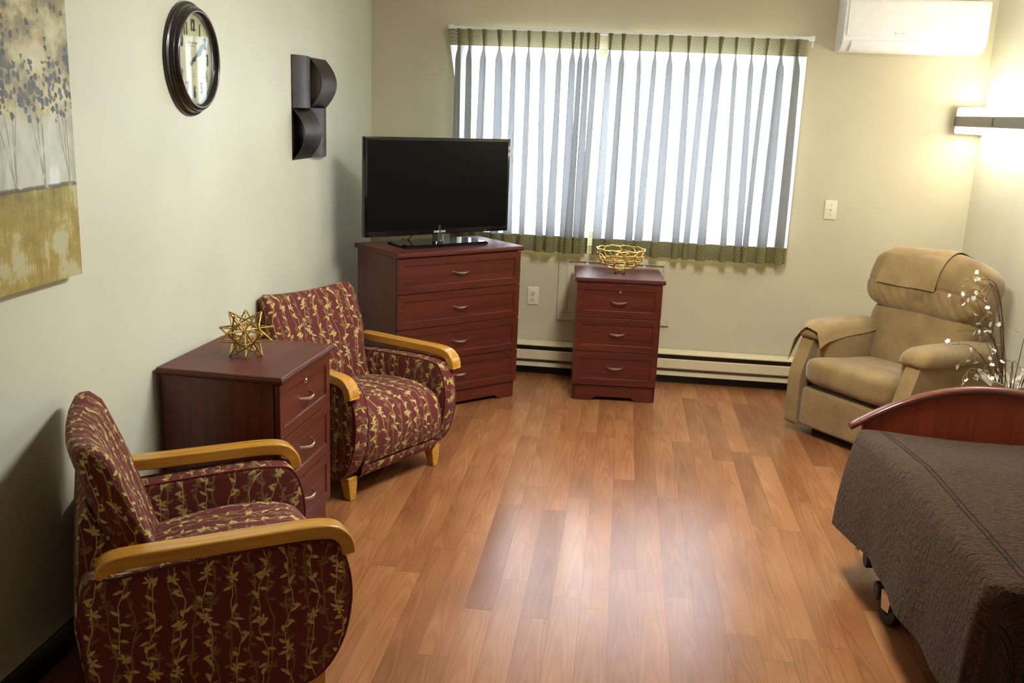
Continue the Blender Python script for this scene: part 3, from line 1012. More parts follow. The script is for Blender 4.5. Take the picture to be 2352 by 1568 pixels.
# ================================================================== ARMCHAIRS
def armchair(loc, rz, label):
    t = thing('armchair', label, 'armchair', loc, rz, 'vine print armchairs')
    # upholstered side panels: outline (x,z)
    outline = smooth_path([(-0.335, 0.095), (-0.10, 0.09), (0.12, 0.088), (0.215, 0.094), (0.275, 0.14), (0.318, 0.23), (0.335, 0.34), (0.325, 0.43), (0.300, 0.492),
                           (0.255, 0.516), (0.12, 0.520), (-0.10, 0.508), (-0.26, 0.495), (-0.345, 0.487), (-0.362, 0.40), (-0.355, 0.25)], 6, closed=True)
    cx = sum(p[0] for p in outline) / len(outline); cz = sum(p[1] for p in outline) / len(outline)
    def panel(s):
        bm = bmesh.new()
        y0, y1 = 0.250, 0.337
        lay = [(0.020, y0), (0.006, y0 + 0.004), (0.0, y0 + 0.013), (0.0, y1 - 0.013), (0.006, y1 - 0.004), (0.020, y1)]
        rr = []
        for ins, y in lay:
            ring = []
            for p in outline:
                d = Vector((p[0] - cx, p[1] - cz)); L = d.length
                q = d * (1 - ins / L)
                ring.append((cx + q.x, s * y, cz + q.y))
            rr.append(ring)
        if s < 0:
            rr = [r[::-1] for r in rr]
        rings_solid(bm, rr)
        o = finish('side_panel', bm, VINE, t, smooth=50)
        def uv(co, n):
            if abs(n.y) > 0.75:
                return (co.x + (0.0 if s < 0 else 0.41), co.z)
            a = math.atan2(co.z - cz, co.x - cx)
            return (a * 0.28 + 0.2, co.y)
        uv_by(o, uv)
        # piping along the outer edges
        for yy in (y0 + 0.006, y1 - 0.006):
            b = bmesh.new()
            ol = [(cx + (p[0] - cx) * 0.992, s * yy, cz + (p[1] - cz) * 0.992) for p in outline]
            tube(b, ol, 0.0035, 6, closed=True)
            o2 = finish('piping', b, VINE, o, smooth=180)
            uv_by(o2, lambda co, n: (0.013, 0.011))
    panel(1); panel(-1)
    # seat cushion and front
    prof = smooth_path([(-0.24, 0.355), (-0.10, 0.392), (0.06, 0.412), (0.18, 0.412), (0.265, 0.392), (0.312, 0.345), (0.328, 0.28), (0.322, 0.215), (0.305, 0.165), (0.298, 0.157)], 5)
    prof_b = smooth_path([(0.298, 0.157), (0.302, 0.148), (0.290, 0.118), (0.262, 0.096), (0.20, 0.092), (-0.25, 0.092)], 4)
    def sweep(nm, pr, hw, crown, vv0):
        bm = bmesh.new(); uvl = bm.loops.layers.uv.new('UVMap')
        ny = 16
        s = [0.0]
        for i in range(1, len(pr)):
            s.append(s[-1] + math.hypot(pr[i][0] - pr[i - 1][0], pr[i][1] - pr[i - 1][1]))
        rows = []
        for i, p in enumerate(pr):
            row = []
            for j in range(ny + 1):
                y = -hw + 2 * hw * j / ny
                c = crown * (1 - (y / hw) ** 4)
                edge = 0.012 * max(0, (abs(y) / hw - 0.93) / 0.07) ** 2
                mx = max(0.0, min(1.0, (p[0] + 0.1) / 0.35))
                row.append((bm.verts.new((p[0] + c * 0.5 * mx - edge, y, p[1] + c * 0.7 - edge)), (y + 0.3, vv0 - s[i])))
            rows.append(row)
        for i in range(len(pr) - 1):
            for j in range(ny):
                q = (rows[i][j], rows[i + 1][j], rows[i + 1][j + 1], rows[i][j + 1])
                f = bm.faces.new([a[0] for a in q])
                for l, a in zip(f.loops, q): l[uvl].uv = a[1]
        bmesh.ops.recalc_face_normals(bm, faces=bm.faces[:])
        return finish(nm, bm, VINE, t, smooth=180)
    sweep('seat', prof, 0.251, 0.018, 0.5)
    sweep('front_rail', prof_b, 0.251, 0.006, -0.3)
    # reclined backrest, curved in plan
    def back():
        bm = bmesh.new(); uvl = bm.loops.layers.uv.new('UVMap')
        nz, ny = 20, 18
        def pt(y, k, side):
            """k 0..1 up; side 0 front 1 rear"""
            z = 0.30 + (0.825 - 0.30) * k
            hw = 0.249 + 0.030 * min(1, max(0, (k - 0.42) / 0.2))
            yy = y * hw
            xf = -0.150 - (z - 0.36) * 0.325 + 0.030 * abs(y) ** 2.2 + 0.012 * math.sin(k * PI)
            th = 0.150 - 0.070 * k
            r = max(0, (k - 0.93) / 0.07)
            ed = max(0, (abs(y) - 0.90) / 0.10)
            rr = min(th * 0.40, 0.022 * r * r + 0.016 * ed * ed)
            zz = z - 0.022 * (1 - y * y) * max(0, k - 0.5) * 2 - 0.010 * ed * ed * r
            x = xf - rr if side == 0 else xf - th + rr
            return Vector((x, yy, zz + (0 if side == 0 else 0.0)))
        F = [[bm.verts.new(pt(-1 + 2 * j / ny, i / nz, 0)) for j in range(ny + 1)] for i in range(nz + 1)]
        B = [[bm.verts.new(pt(-1 + 2 * j / ny, i / nz, 1)) for j in range(ny + 1)] for i in range(nz + 1)]
        def quad(a, b, c, d, uvs):
            f = bm.faces.new((a, b, c, d))
            for l, w in zip(f.loops, uvs): l[uvl].uv = w
        for i in range(nz):
            for j in range(ny):
                y0, y1 = 0.28 * (-1 + 2 * j / ny), 0.28 * (-1 + 2 * (j + 1) / ny); v0, v1 = 0.53 * i / nz, 0.53 * (i + 1) / nz
                quad(F[i][j], F[i][j + 1], F[i + 1][j + 1], F[i + 1][j], ((y0, v0), (y1, v0), (y1, v1), (y0, v1)))
                quad(B[i][j + 1], B[i][j], B[i + 1][j], B[i + 1][j + 1], ((y1 + .7, v0), (y0 + .7, v0), (y0 + .7, v1), (y1 + .7, v1)))
            for j, sg in ((0, 1), (ny, -1)):
                v0, v1 = 0.53 * i / nz, 0.53 * (i + 1) / nz
                o = 1.3 if sg > 0 else 1.7
                q = (F[i][j], F[i + 1][j], B[i + 1][j], B[i][j]) if sg > 0 else (F[i][j], B[i][j], B[i + 1][j], F[i + 1][j])
                w = ((o, v0), (o, v1), (o + .1, v1), (o + .1, v0)) if sg > 0 else ((o, v0), (o + .1, v0), (o + .1, v1), (o, v1))
                quad(*q, w)
        for j in range(ny):
            y0, y1 = 0.28 * (-1 + 2 * j / ny), 0.28 * (-1 + 2 * (j + 1) / ny)
            quad(F[nz][j], F[nz][j + 1], B[nz][j + 1], B[nz][j], ((y0, .53), (y1, .53), (y1, .61), (y0, .61)))
            quad(F[0][j + 1], F[0][j], B[0][j], B[0][j + 1], ((y1, 0), (y0, 0), (y0, -.1), (y1, -.1)))
        bmesh.ops.recalc_face_normals(bm, faces=bm.faces[:])
        return finish('backrest', bm, VINE, t, smooth=75, bevel=0.012, seg=3)
    back()
    # rear panel down to the legs
    bm = bmesh.new()
    prism(bm, [(-0.352, 0.10), (-0.318, 0.10), (-0.250, 0.42), (-0.296, 0.60), (-0.330, 0.66), (-0.352, 0.62), (-0.378, 0.32)], -0.249, 0.249, 'y')
    o = finish('back_panel', bm, VINE, t, smooth=30, bevel=0.010, seg=3)
    uv_by(o, lambda co, n: (co.x + 2.3, co.z) if abs(n.y) > 0.7 else (co.y + 2.0, co.z))
    # wooden armrests, front end turned down
    for s in (1, -1):
        c = smooth_path([(-0.315, 0.512), (-0.300, 0.534), (-0.255, 0.549), (-0.10, 0.552), (0.10, 0.556), (0.215, 0.557), (0.275, 0.549), (0.303, 0.527), (0.313, 0.505), (0.316, 0.480)], 5)
        bm = bmesh.new(); rr = []
        for i, p in enumerate(c):
            a = c[max(0, i - 1)]; b = c[min(len(c) - 1, i + 1)]
            tx, tz = b[0] - a[0], b[1] - a[1]; L = math.hypot(tx, tz); nx, nz = -tz / L, tx / L
            f = i / (len(c) - 1)
            h = 0.019 if f > 0.12 else 0.009 + 0.010 * f / 0.12
            y0, y1 = 0.308, 0.368
            rr.append([(p[0] + nx * h, s * y0, p[1] + nz * h), (p[0] + nx * h, s * y1, p[1] + nz * h), (p[0] - nx * h, s * y1, p[1] - nz * h), (p[0] - nx * h, s * y0, p[1] - nz * h)])
        rings_solid(bm, rr)
        finish('armrest', bm, ARMWOOD, t, smooth=40, bevel=0.009, seg=3)
    # block legs
    for sx in (1, -1):
        for s in (1, -1):
            bm = bmesh.new()
            x0 = 0.236 if sx > 0 else -0.315
            rr = []
            for z, k in ((0.0, 0.018), (0.105, 0.029)):
                cxl = x0 + (0.012 * (1 - z / 0.105)) * sx
                rr.append([(cxl - k, s * 0.278 - k, z), (cxl + k, s * 0.278 - k, z), (cxl + k, s * 0.278 + k, z), (cxl - k, s * 0.278 + k, z)])
            rings_solid(bm, rr)
            finish('leg', bm, ARMWOOD, t, smooth=30, bevel=0.004)
    return t
ac = armchair((0.432, -1.916, 0), rad(-28.8), 'maroon vine-print armchair beside the corner chest, farther of the pair')
dup(ac, (0.468, -3.585, 0), rad(31.0), 'maroon vine-print armchair nearest the camera, below the tree painting')

# ================================================================== RECLINER
def recliner():
    t = thing('recliner_chair', 'beige upholstered recliner in the corner under the wall light', 'recliner', (3.105, -0.887, 0), rad(218))
    # arm bodies
    prof = smooth_path([(-0.355, 0.056), (-0.32, 0.05), (0.0, 0.05), (0.33, 0.05), (0.362, 0.052), (0.374, 0.066), (0.377, 0.10), (0.378, 0.22), (0.372, 0.345), (0.335, 0.44), (0.300, 0.53), (0.285, 0.565), (0.24, 0.575), (-0.20, 0.565), (-0.36, 0.55)], 4, closed=True)
    for s in (1, -1):
        bm = bmesh.new(); prism(bm, prof, s * 0.292, s * 0.375, 'y')
        a = finish('arm', bm, BEIGE, t, smooth=40, bevel=0.016, seg=3)
        # inner swell of the arm above the seat
        bm = pillow(0.27, 0.055, 0.13, 0.5, 0.4)
        xform(bm, Matrix.Translation((0.0, s * 0.270, 0.455)))
        finish('inner_padding', bm, BEIGE, a, smooth=180)
        # rolled pad with its slip cover
        def pf(p, s=s):
            q = p.copy()
            q.z -= 0.018 * (p.y / 0.085) ** 2
            if p.x > 0.2: q.z -= 0.02 * ((p.x - 0.2) / 0.1) ** 2
            return q
        bm = pillow(0.305, 0.088, 0.046, 0.55, 0.35, fn=pf)
        xform(bm, Matrix.Translation((0.02, s * 0.325, 0.570)) @ Matrix.Rotation(rad(-1.5), 4, 'Y'))
        finish('arm_pad', bm, BEIGE, t, smooth=180)
    # loose arm cover on the near-window arm, its flap hanging
    bm = bmesh.new()
    def cov(u, v):
        x = -0.12 + 0.455 * v
        a = -1.0 + 2.0 * u
        y = -0.322 + 0.104 * a
        z = 0.619 - 0.020 * abs(a) ** 2 - 0.075 * max(0, abs(a) - 0.72) / 0.28 * (0.5 + 0.5 * v)
        fr = max(0, (v - 0.80) / 0.2)
        if a < 0: z -= 0.11 * fr * (-a) ** 1.2
        z -= 0.03 * fr * fr
        z += 0.003 * math.sin(9 * v + 3 * a)
        return Vector((x, y, z))
    grid(bm, cov, 15, 22)
    bmesh.ops.recalc_face_normals(bm, faces=bm.faces[:])
    bmesh.ops.solidify(bm, geom=bm.faces[:], thickness=-0.004)
    finish('arm_cover', bm, BEIGE2, t, smooth=60)
    # seat cushion
    def sf(p):
        q = p.copy()
        if p.z > 0: q.z += 0.030 * (1 - (p.y / 0.27) ** 2) * max(0, 1 - ((p.x - 0.02) / 0.28) ** 2) * 0.6
        q.z += 0.035 * (p.x / 0.30) * (1 if p.x > 0 else 0.6)
        q.z += 0.004 * math.sin(14 * p.x) * math.sin(11 * p.y)
        return q
    bm = pillow(0.305, 0.288, 0.082, 0.38, 0.22, 56, 26, fn=sf)
    xform(bm, Matrix.Translation((0.085, 0, 0.338)))
    finish('seat_cushion', bm, BEIGE, t, smooth=180)
    # footrest panel
    bm = rbox(0.20, 0.365, -0.288, 0.288, 0.055, 0.272, 0.022, 4)
    finish('footrest_panel', bm, BEIGE, t, smooth=50)
    finish('base_frame', boxbm(-0.30, 0.26, -0.27, 0.27, 0.0, 0.07), BLACKMATT, t, smooth=0)
    # backrest shell
    bm = bmesh.new()
    prism(bm, smooth_path([(-0.18, 0.20), (-0.22, 0.45), (-0.29, 0.72), (-0.335, 0.90), (-0.360, 0.925), (-0.385, 0.90), (-0.385, 0.70), (-0.36, 0.20)], 3, closed=True), -0.300, 0.300, 'y')
    finish('back_shell', bm, BEIGE, t, smooth=40, bevel=0.02, seg=3)
    # lower back cushion
    def lf(p):
        q = p.copy()
        q.x += 0.022 * (1 - (p.y / 0.33) ** 2)
        q.x += 0.003 * math.sin(16 * p.z + 3) * math.sin(7 * p.y)
        q.y *= 1 + 0.10 * (p.z / 0.2)
        return q
    bm = pillow(0.085, 0.298, 0.205, 0.5, 0.42, 56, 28, fn=lf)
    xform(bm, Matrix.Translation((-0.195, 0, 0.530)) @ Matrix.Rotation(rad(-14), 4, 'Y'))
    finish('back_cushion', bm, BEIGE, t, smooth=180)
    # overhanging head pillow with a gathered lower band
    def hf(p):
        q = p.copy()
        k = (p.z + 0.18) / 0.36
        q.x += 0.030 * math.sin(max(0, min(1, 1.05 - k)) * PI * 0.9) * (1 if p.x > 0 else 0)
        if p.x > 0:
            g = max(0, 1 - abs(k - 0.20) / 0.19) ** 0.6 * (1 if abs(p.y) < 0.30 else 0.5)
            q.x += 0.020 * g * (abs(math.sin(p.y * 58 + p.z * 26 + 0.8 * math.sin(p.y * 17))) - 0.5)
            q.x -= 0.010 * math.exp(-((k - 0.40) / 0.016) ** 2)
            e = max(0, abs(p.y) / 0.35 - 0.72) / 0.28
            q.x += 0.008 * e * math.sin(p.z * 105 + p.y * 45) * (1 if p.y > 0 else 0)
            q.x += 0.006 * math.sin(p.z * 19 + 1) * math.sin(p.y * 8 + 1)
        q.z += 0.006 * math.sin(p.y * 13 + 0.7) * k - 0.028 * max(0, k - 0.6) * (abs(p.y) / 0.35) ** 3 * 2
        return q
    bm = pillow(0.108, 0.352, 0.182, 0.52, 0.36, 320, 90, fn=hf)
    xform(bm, Matrix.Translation((-0.262, 0, 0.838)) @ Matrix.Rotation(rad(-17), 4, 'Y'))
    hp = finish('head_pillow', bm, BEIGE, t, smooth=180)
    # cloth head cover lying over the pillow's top
    Mx = Matrix.Translation((-0.262, 0, 0.838)) @ Matrix.Rotation(rad(-17), 4, 'Y')
    bm = bmesh.new()
    def spw(c, e): return math.copysign(abs(c) ** e, c)
    def hc(u, v):
        b = -0.10 + (PI / 2 + 0.5) * v
        y = -0.225 + 0.36 * u - 0.03 * (1 - v)
        if b <= PI / 2:
            cb = spw(math.cos(b), 0.52); x = 0.108 * cb; z = 0.182 * spw(math.sin(b), 0.52)
        else:
            x = -0.02 - 0.05 * (b - PI / 2) / 0.5; z = 0.182 - 0.004
        p = hf(Vector((x, y, z)))
        e = (1 - v) * 0.010 * abs(math.sin(u * 5 + 1.0)) * (1 if v < 0.3 else 0)
        n = Vector((max(0.0, math.cos(b)), 0, max(0.2, math.sin(b)))).normalized()
        return Mx @ (p + n * (0.007 + e * 0.6))
    grid(bm, hc, 24, 26)
    bmesh.ops.recalc_face_normals(bm, faces=bm.faces[:])
    bmesh.ops.solidify(bm, geom=bm.faces[:], thickness=-0.003)
    finish('head_cover', bm, BEIGE2, t, smooth=60)
recliner()

# ================================================================== BED
BX0, BX1, BYB, BYF = 2.575, 3.50, -2.45, -3.90
def bed():
    t = thing('hospital_bed', 'wheeled bed with arched cherry end board under the dark quilt', 'bed', (BX0, BYB, 0))
    W = BX1 - BX0
    def arc(x):
        s = (x - W / 2) / (W / 2)
        return 0.575 + 0.148 * (1 - abs(s) ** 2.1)
    n = 28
    top = [(W * k / n, arc(W * k / n)) for k in range(n + 1)]
    bm = bmesh.new(); prism(bm, [(0, 0.14), (W, 0.14)] + top[::-1], 0.0, 0.022, 'y')
    bd = finish('end_board', bm, MAH_BED, t, smooth=30, bevel=0.002)
    # moulded cap following the arch, projecting past the board
    xs = [-0.045 + (W + 0.09) * k / 36 for k in range(37)]
    sec = [(-0.012, -0.015), (-0.015, -0.008), (-0.013, -0.002), (-0.013, 0.001), (-0.008, 0.006), (0.026, 0.007), (0.034, 0.001), (0.034, -0.002), (0.037, -0.008), (0.034, -0.015)]
    rr = []
    for i, x in enumerate(xs):
        z = arc(min(max(x, 0), W)) - (0.028 if x < 0 else 0.028 if x > W else 0) * (abs(min(x, 0)) + max(x - W, 0)) / 0.045
        rr.append([(x, y, z + dz + 0.006) for y, dz in sec])
    bm = bmesh.new(); rings_solid(bm, rr)
    finish('cap_rail', bm, mahogany('cherry_cap', 'x', (80, 38, 28), (110, 58, 44), 0.22), t, smooth=60)
    # frame
    bm = bmesh.new()
    for y in (0.0,):
        box(bm, 0.03, 0.08, -1.40, -0.02, 0.20, 0.26); box(bm, W - 0.08, W - 0.03, -1.40, -0.02, 0.20, 0.26)
        for yy in (-0.15, -0.70, -1.30):
            box(bm, 0.03, W - 0.03, yy - 0.03, yy + 0.03, 0.205, 0.25)
    finish('deck_frame', bm, BEDWHITE, t, smooth=0, bevel=0.004)
    # low wheeled base with its side plate
    bm = bmesh.new()
    prism(bm, [(-0.16, 0.075), (-0.20, 0.19), (-0.30, 0.20), (-0.50, 0.145), (-0.55, 0.115), (-0.52, 0.092), (-0.47, 0.10), (-0.44, 0.085), (-0.42, 0.055), (-0.36, 0.048), (-0.30, 0.055)], 0.045, 0.055, 'x')
    finish('side_plate', bm, BEDWHITE, t, smooth=30, bevel=0.003)
    for yy in (-0.30, -0.40):
        bm = bmesh.new(); lathe(bm, [(0.0001, -0.016), (0.030, -0.016), (0.034, -0.010), (0.034, 0.008), (0.028, 0.012), (0.0001, 0.012)], 24, (0, 0, 0), 'x')
        xform(bm, Matrix.Translation((0.026, yy + 0.08 if yy == -0.30 else yy, 0.075 if yy == -0.40 else 0.11)))
        finish('roller', bm, RUBBER, t, smooth=40)
    bm = bmesh.new(); tube(bm, [(0.03, -0.17, 0.13), (-0.01, -0.19, 0.135), (-0.022, -0.205, 0.13)], [0.008, 0.006, 0.010], 8)
    finish('brake_pedal', bm, NICKEL, t)
    for px, py in ((0.055, -0.50), (W - 0.055, -0.50), (0.055, -1.28), (W - 0.055, -1.28)):
        bm = bmesh.new(); lathe(bm, [(0.016, -0.019), (0.048, -0.019), (0.053, -0.012), (0.054, 0.0), (0.053, 0.012), (0.048, 0.019), (0.016, 0.019)], 28, (0, 0, 0), 'x')
        M = Matrix.Translation((px - 0.015, py, 0.0545)) @ Matrix.Rotation(rad(18), 4, 'Z')
        xform(bm, M)
        w = finish('caster', bm, RUBBER, t, smooth=50)
        bm = bmesh.new()
        for sy in (-1, 1):
            prism(bm, [(-0.02, 0.0), (0.02, 0.0), (0.03, 0.062), (-0.03, 0.062)], sy * 0.024 - 0.002, sy * 0.024 + 0.002, 'y')
        box(bm, -0.03, 0.03, -0.026, 0.026, 0.058, 0.066)
        bmesh.ops.rotate(bm, cent=(0, 0, 0), matrix=Matrix.Rotation(rad(90), 3, 'Z'), verts=bm.verts[:])
        lathe(bm, [(0.013, 0.064), (0.013, 0.15)], 14)
        xform(bm, M)
        finish('fork', bm, NICKEL, w, smooth=30)
    bm = bmesh.new()
    box(bm, 0.035, 0.075, -1.36, -0.42, 0.15, 0.20)
    finish('base_rail', bm, BEDWHITE, t, smooth=0, bevel=0.004)
    finish('base_rail', boxbm(W - 0.075, W - 0.035, -1.36, -0.42, 0.15, 0.20), BEDWHITE, t, smooth=0, bevel=0.004)
    bm = rbox(0.005, W - 0.005, -1.40, -0.04, 0.26, 0.50, 0.03, 3)
    finish('mattress', bm, simple('mattress_ticking', (190, 190, 186), 0.8), t)
bed()

def bedspread():
    x0, x1, y0, y1 = 2.535, 3.545, -3.905, -2.482
    rc = 0.07
    pts = []
    def edge(a, b, n):
        for k in range(n):
            pts.append((a[0] + (b[0] - a[0]) * k / n, a[1] + (b[1] - a[1]) * k / n))
    def cor(c, a0, n=8):
        for k in range(n):
            a = rad(a0 + 90 * k / n); pts.append((c[0] + rc * math.cos(a), c[1] + rc * math.sin(a)))
    cor((x0 + rc, y1 - rc), 90); edge((x0, y1 - rc), (x0, y0 + rc), 44)
    cor((x0 + rc, y0 + rc), 180); edge((x0 + rc, y0), (x1 - rc, y0), 30)
    cor((x1 - rc, y0 + rc), 270); edge((x1, y0 + rc), (x1, y1 - rc), 30)
    cor((x1 - rc, y1 - rc), 0); edge((x1 - rc, y1), (x0 + rc, y1), 24)
    n = len(pts)
    N = []
    for i in range(n):
        a = pts[i - 1]; b = pts[(i + 1) % n]
        tx, ty = b[0] - a[0], b[1] - a[1]; L = math.hypot(tx, ty)
        N.append((-(-ty) / L * -1, -(tx) / L * 1))
    # make normals point outward
    cx, cy = (x0 + x1) / 2, (y0 + y1) / 2
    N = [(nx, ny) if (nx * (p[0] - cx) + ny * (p[1] - cy)) > 0 else (-nx, -ny) for (nx, ny), p in zip(N, pts)]
    def ztop(x, y):
        f = (y1 - y) / (y1 - y0)
        z = 0.548 + 0.062 * min(1, f / 0.40) ** 0.8 + 0.018 * f
        sag = math.exp(-((f - 0.06) / 0.15) ** 2) * 0.020 * min(1, max(0, (x - x0 - 0.12) / 0.25))
        z -= sag
        z += 0.004 * mnoise.noise(Vector((x * 6, y * 6, 0)))
        return z
    bm = bmesh.new(); uvl = bm.loops.layers.uv.new('UVMap')
    rows = []
    for q in range(0, 21):                       # top, centre outwards
        f = q / 20
        f = 1 - (1 - f) ** 1.6
        row = []
        for i in range(n):
            px = cx + (pts[i][0] - cx) * (0.02 + 0.98 * f); py = cy + (pts[i][1] - cy) * (0.02 + 0.98 * f)
            dd = min(abs(px - x0), abs(px - x1), abs(py - y0))
            rd = 0.035
            dz = 0 if dd > rd else rd - math.sqrt(max(0, rd * rd - (rd - dd) ** 2))
            row.append((bm.verts.new((px, py, ztop(px, py) - dz * 0.9)), (px, py)))
        rows.append(row)
    cum = [0.0]
    for i in range(1, n):
        cum.append(cum[-1] + math.hypot(pts[i][0] - pts[i - 1][0], pts[i][1] - pts[i - 1][1]))
    for k in range(1, 13):                       # hanging sides
        d = 0.335 * k / 12
        row = []
        for i in range(n):
            far = 0.0 if N[i][1] > 0.5 else 1.0
            s = cum[i]
            wav = (0.010 * math.sin(s * 9.0) + 0.006 * math.sin(s * 21 + 1.0)) * (k / 12) ** 1.2
            out = (0.006 + 0.024 * (k / 12) ** 0.6 + wav) * far
            # a flare of loose cloth at the far corner
            cf = math.exp(-((pts[i][0] - x0) ** 2 + (pts[i][1] - (y1 - 0.10)) ** 2) / 0.012) * 0.020 * math.sin(min(1, k / 9) * PI / 2)
            zb = ztop(pts[i][0], pts[i][1]) - 0.031 - d * (1 + 0.02 * math.sin(s * 5))
            row.append((bm.verts.new((pts[i][0] + N[i][0] * (out + cf * far), pts[i][1] + N[i][1] * out, zb)),
                        (pts[i][0] + N[i][0] * (d + 0.03), pts[i][1] + N[i][1] * (d + 0.03))))
        rows.append(row)
    for j in range(len(rows) - 1):
        for i in range(n):
            i2 = (i + 1) % n
            q = (rows[j][i], rows[j][i2], rows[j + 1][i2], rows[j + 1][i])
            f = bm.faces.new([a[0] for a in q])
            for l, a in zip(f.loops, q): l[uvl].uv = a[1]
    f = bm.faces.new([a[0] for a in rows[0]])
    for l, a in zip(f.loops, rows[0]): l[uvl].uv = a[1]
    bmesh.ops.recalc_face_normals(bm, faces=bm.faces[:])
    o = finish('bedspread', bm, QUILT, None, smooth=180)
    tag(o, 'dark brown textured bedspread draped over the bed', 'bedspread')
bedspread()

# ================================================================== VASE WITH BLOSSOM STEMS
def vase_and_flowers(cx, cy):
    v = thing('floor_vase', 'silvery floor vase with fluted rim behind the bed board', 'vase', (cx, cy, 0))
    M = Mat('aged_silver', 0.35, (190, 186, 172), metal=0.7)
    x, y, z = M.coord()
    nn = M.noise(M.vec(x, y, z), 28.0, 4.0, 0.65)
    M.set('Base Color', M.ramp(nn, [(0.38, (120, 112, 96)), (0.5, (196, 190, 172)), (0.7, (214, 210, 196))]))
    prof = smooth_path([(0.085, 0.0), (0.10, 0.05), (0.115, 0.15), (0.10, 0.30), (0.065, 0.42), (0.060, 0.50), (0.085, 0.555), (0.135, 0.590)], 5)
    bm = bmesh.new(); n = 64
    rings = []
    for r, h in prof:
        f = max(0, (h - 0.5) / 0.09)
        rings.append([((r + 0.022 * f * math.cos(8 * a)) * math.cos(a), (r + 0.022 * f * math.cos(8 * a)) * math.sin(a), h + 0.018 * f * math.cos(8 * a)) for a in [2 * PI * k / n for k in range(n)]])
    R = rings_solid(bm, rings, caps=False)
    bm.faces.new(R[0][::-1])
    bmesh.ops.solidify(bm, geom=bm.faces[:], thickness=0.004)
    finish('fluted_body', bm, M.m, v, smooth=60)
    fl = thing('blossom_stems', 'thin brown stems with small white blossoms standing in the floor vase', 'flowers', (cx, cy, 0.012))
    rnd = random.Random(21)
    STEM = simple('brown_stem', (84, 58, 44), 0.7); TEND = simple('pale_tendril', (150, 132, 92), 0.7)
    WHITE = simple('white_petal', (242, 242, 232), 0.6, var=0.02); LEAF = simple('green_bud', (138, 156, 90), 0.6)
    ends = []
    for k in range(26):
        a = rnd.uniform(0, 2 * PI)
        if k < 13: a = rnd.uniform(PI * 0.75, PI * 1.35)       # most lean toward the room
        h = rnd.uniform(0.62, 1.02); r = rnd.uniform(0.03, 0.15)
        b0 = Vector((rnd.uniform(-.03, .03), rnd.uniform(-.03, .03), 0.03))
        p1 = Vector((0.030 * math.cos(a), 0.030 * math.sin(a), 0.46))
        p2 = Vector(((r * 0.6 + .03) * math.cos(a), (r * 0.6 + .03) * math.sin(a), 0.46 + (h - 0.46) * 0.65))
        p3 = Vector(((r + 0.06) * math.cos(a), (r + 0.06) * math.sin(a), h))
        dr = rnd.uniform(0.03, 0.12)
        p4 = p3 + Vector((dr * math.cos(a + 0.4), dr * math.sin(a + 0.4), rnd.uniform(-0.07, 0.03)))
        path = smooth_path([b0, p1, p2, p3, p4], 7)
        bm = bmesh.new(); m = len(path)
        tube(bm, path, [0.0028 - 0.0019 * i / m for i in range(m)], 5)
        st = finish('stem', bm, STEM, fl, smooth=180)
        for q in range(rnd.choice((1, 2, 2, 3))):               # curling side tendrils, each with a blossom
            i0 = rnd.randint(int(m * 0.50), m - 3)
            s0 = path[i0]
            aa = a + rnd.uniform(-1.0, 1.0); ln = rnd.uniform(0.04, 0.13)
            tp = smooth_path([s0, s0 + Vector((ln * 0.4 * math.cos(aa), ln * 0.4 * math.sin(aa), rnd.uniform(0, 0.03))),
                              s0 + Vector((ln * 0.8 * math.cos(aa + .3), ln * 0.8 * math.sin(aa + .3), rnd.uniform(-0.03, 0.03))),
                              s0 + Vector((ln * math.cos(aa + .5), ln * math.sin(aa + .5), rnd.uniform(-0.05, 0.04)))], 5)
            bm = bmesh.new(); tube(bm, tp, 0.0009, 4)
            finish('tendril', bm, TEND, st, smooth=180)
            ends.append((tp[-1], q))
        ends.append((path[-1], 0))
    pet = None
    for k, (p, q) in enumerate(ends[:58]):
        bm = bmesh.new()
        for j in range(5):
            a = 2 * PI * j / 5
            d = Vector((math.cos(a), math.sin(a), 0.28)); s = Vector((-math.sin(a), math.cos(a), 0))
            r = rnd.uniform(0.009, 0.012)
            c0 = bm.verts.new((0, 0, 0))
            ring = [bm.verts.new(d * r * 0.5 + s * r * 0.42), bm.verts.new(d * r + s * r * 0.30), bm.verts.new(d * r * 1.05 - s * r * 0.05), bm.verts.new(d * r - s * r * 0.34), bm.verts.new(d * r * 0.5 - s * r * 0.42)]
            bm.faces.new([c0] + ring)
        M4 = Matrix.Translation(p) @ Matrix.Rotation(rnd.uniform(0, 6), 4, 'Z') @ Matrix.Rotation(rnd.uniform(0.4, 1.9), 4, 'Y')
        bmesh.ops.recalc_face_normals(bm, faces=bm.faces[:])
        bmesh.ops.solidify(bm, geom=bm.faces[:], thickness=0.0006)
        bmesh.ops.create_icosphere(bm, subdivisions=1, radius=0.003, matrix=Matrix.Translation((0, 0, 0.001)))
        xform(bm, M4)
        finish('blossom', bm, WHITE, fl, smooth=40)
vase_and_flowers(3.385, -1.72)

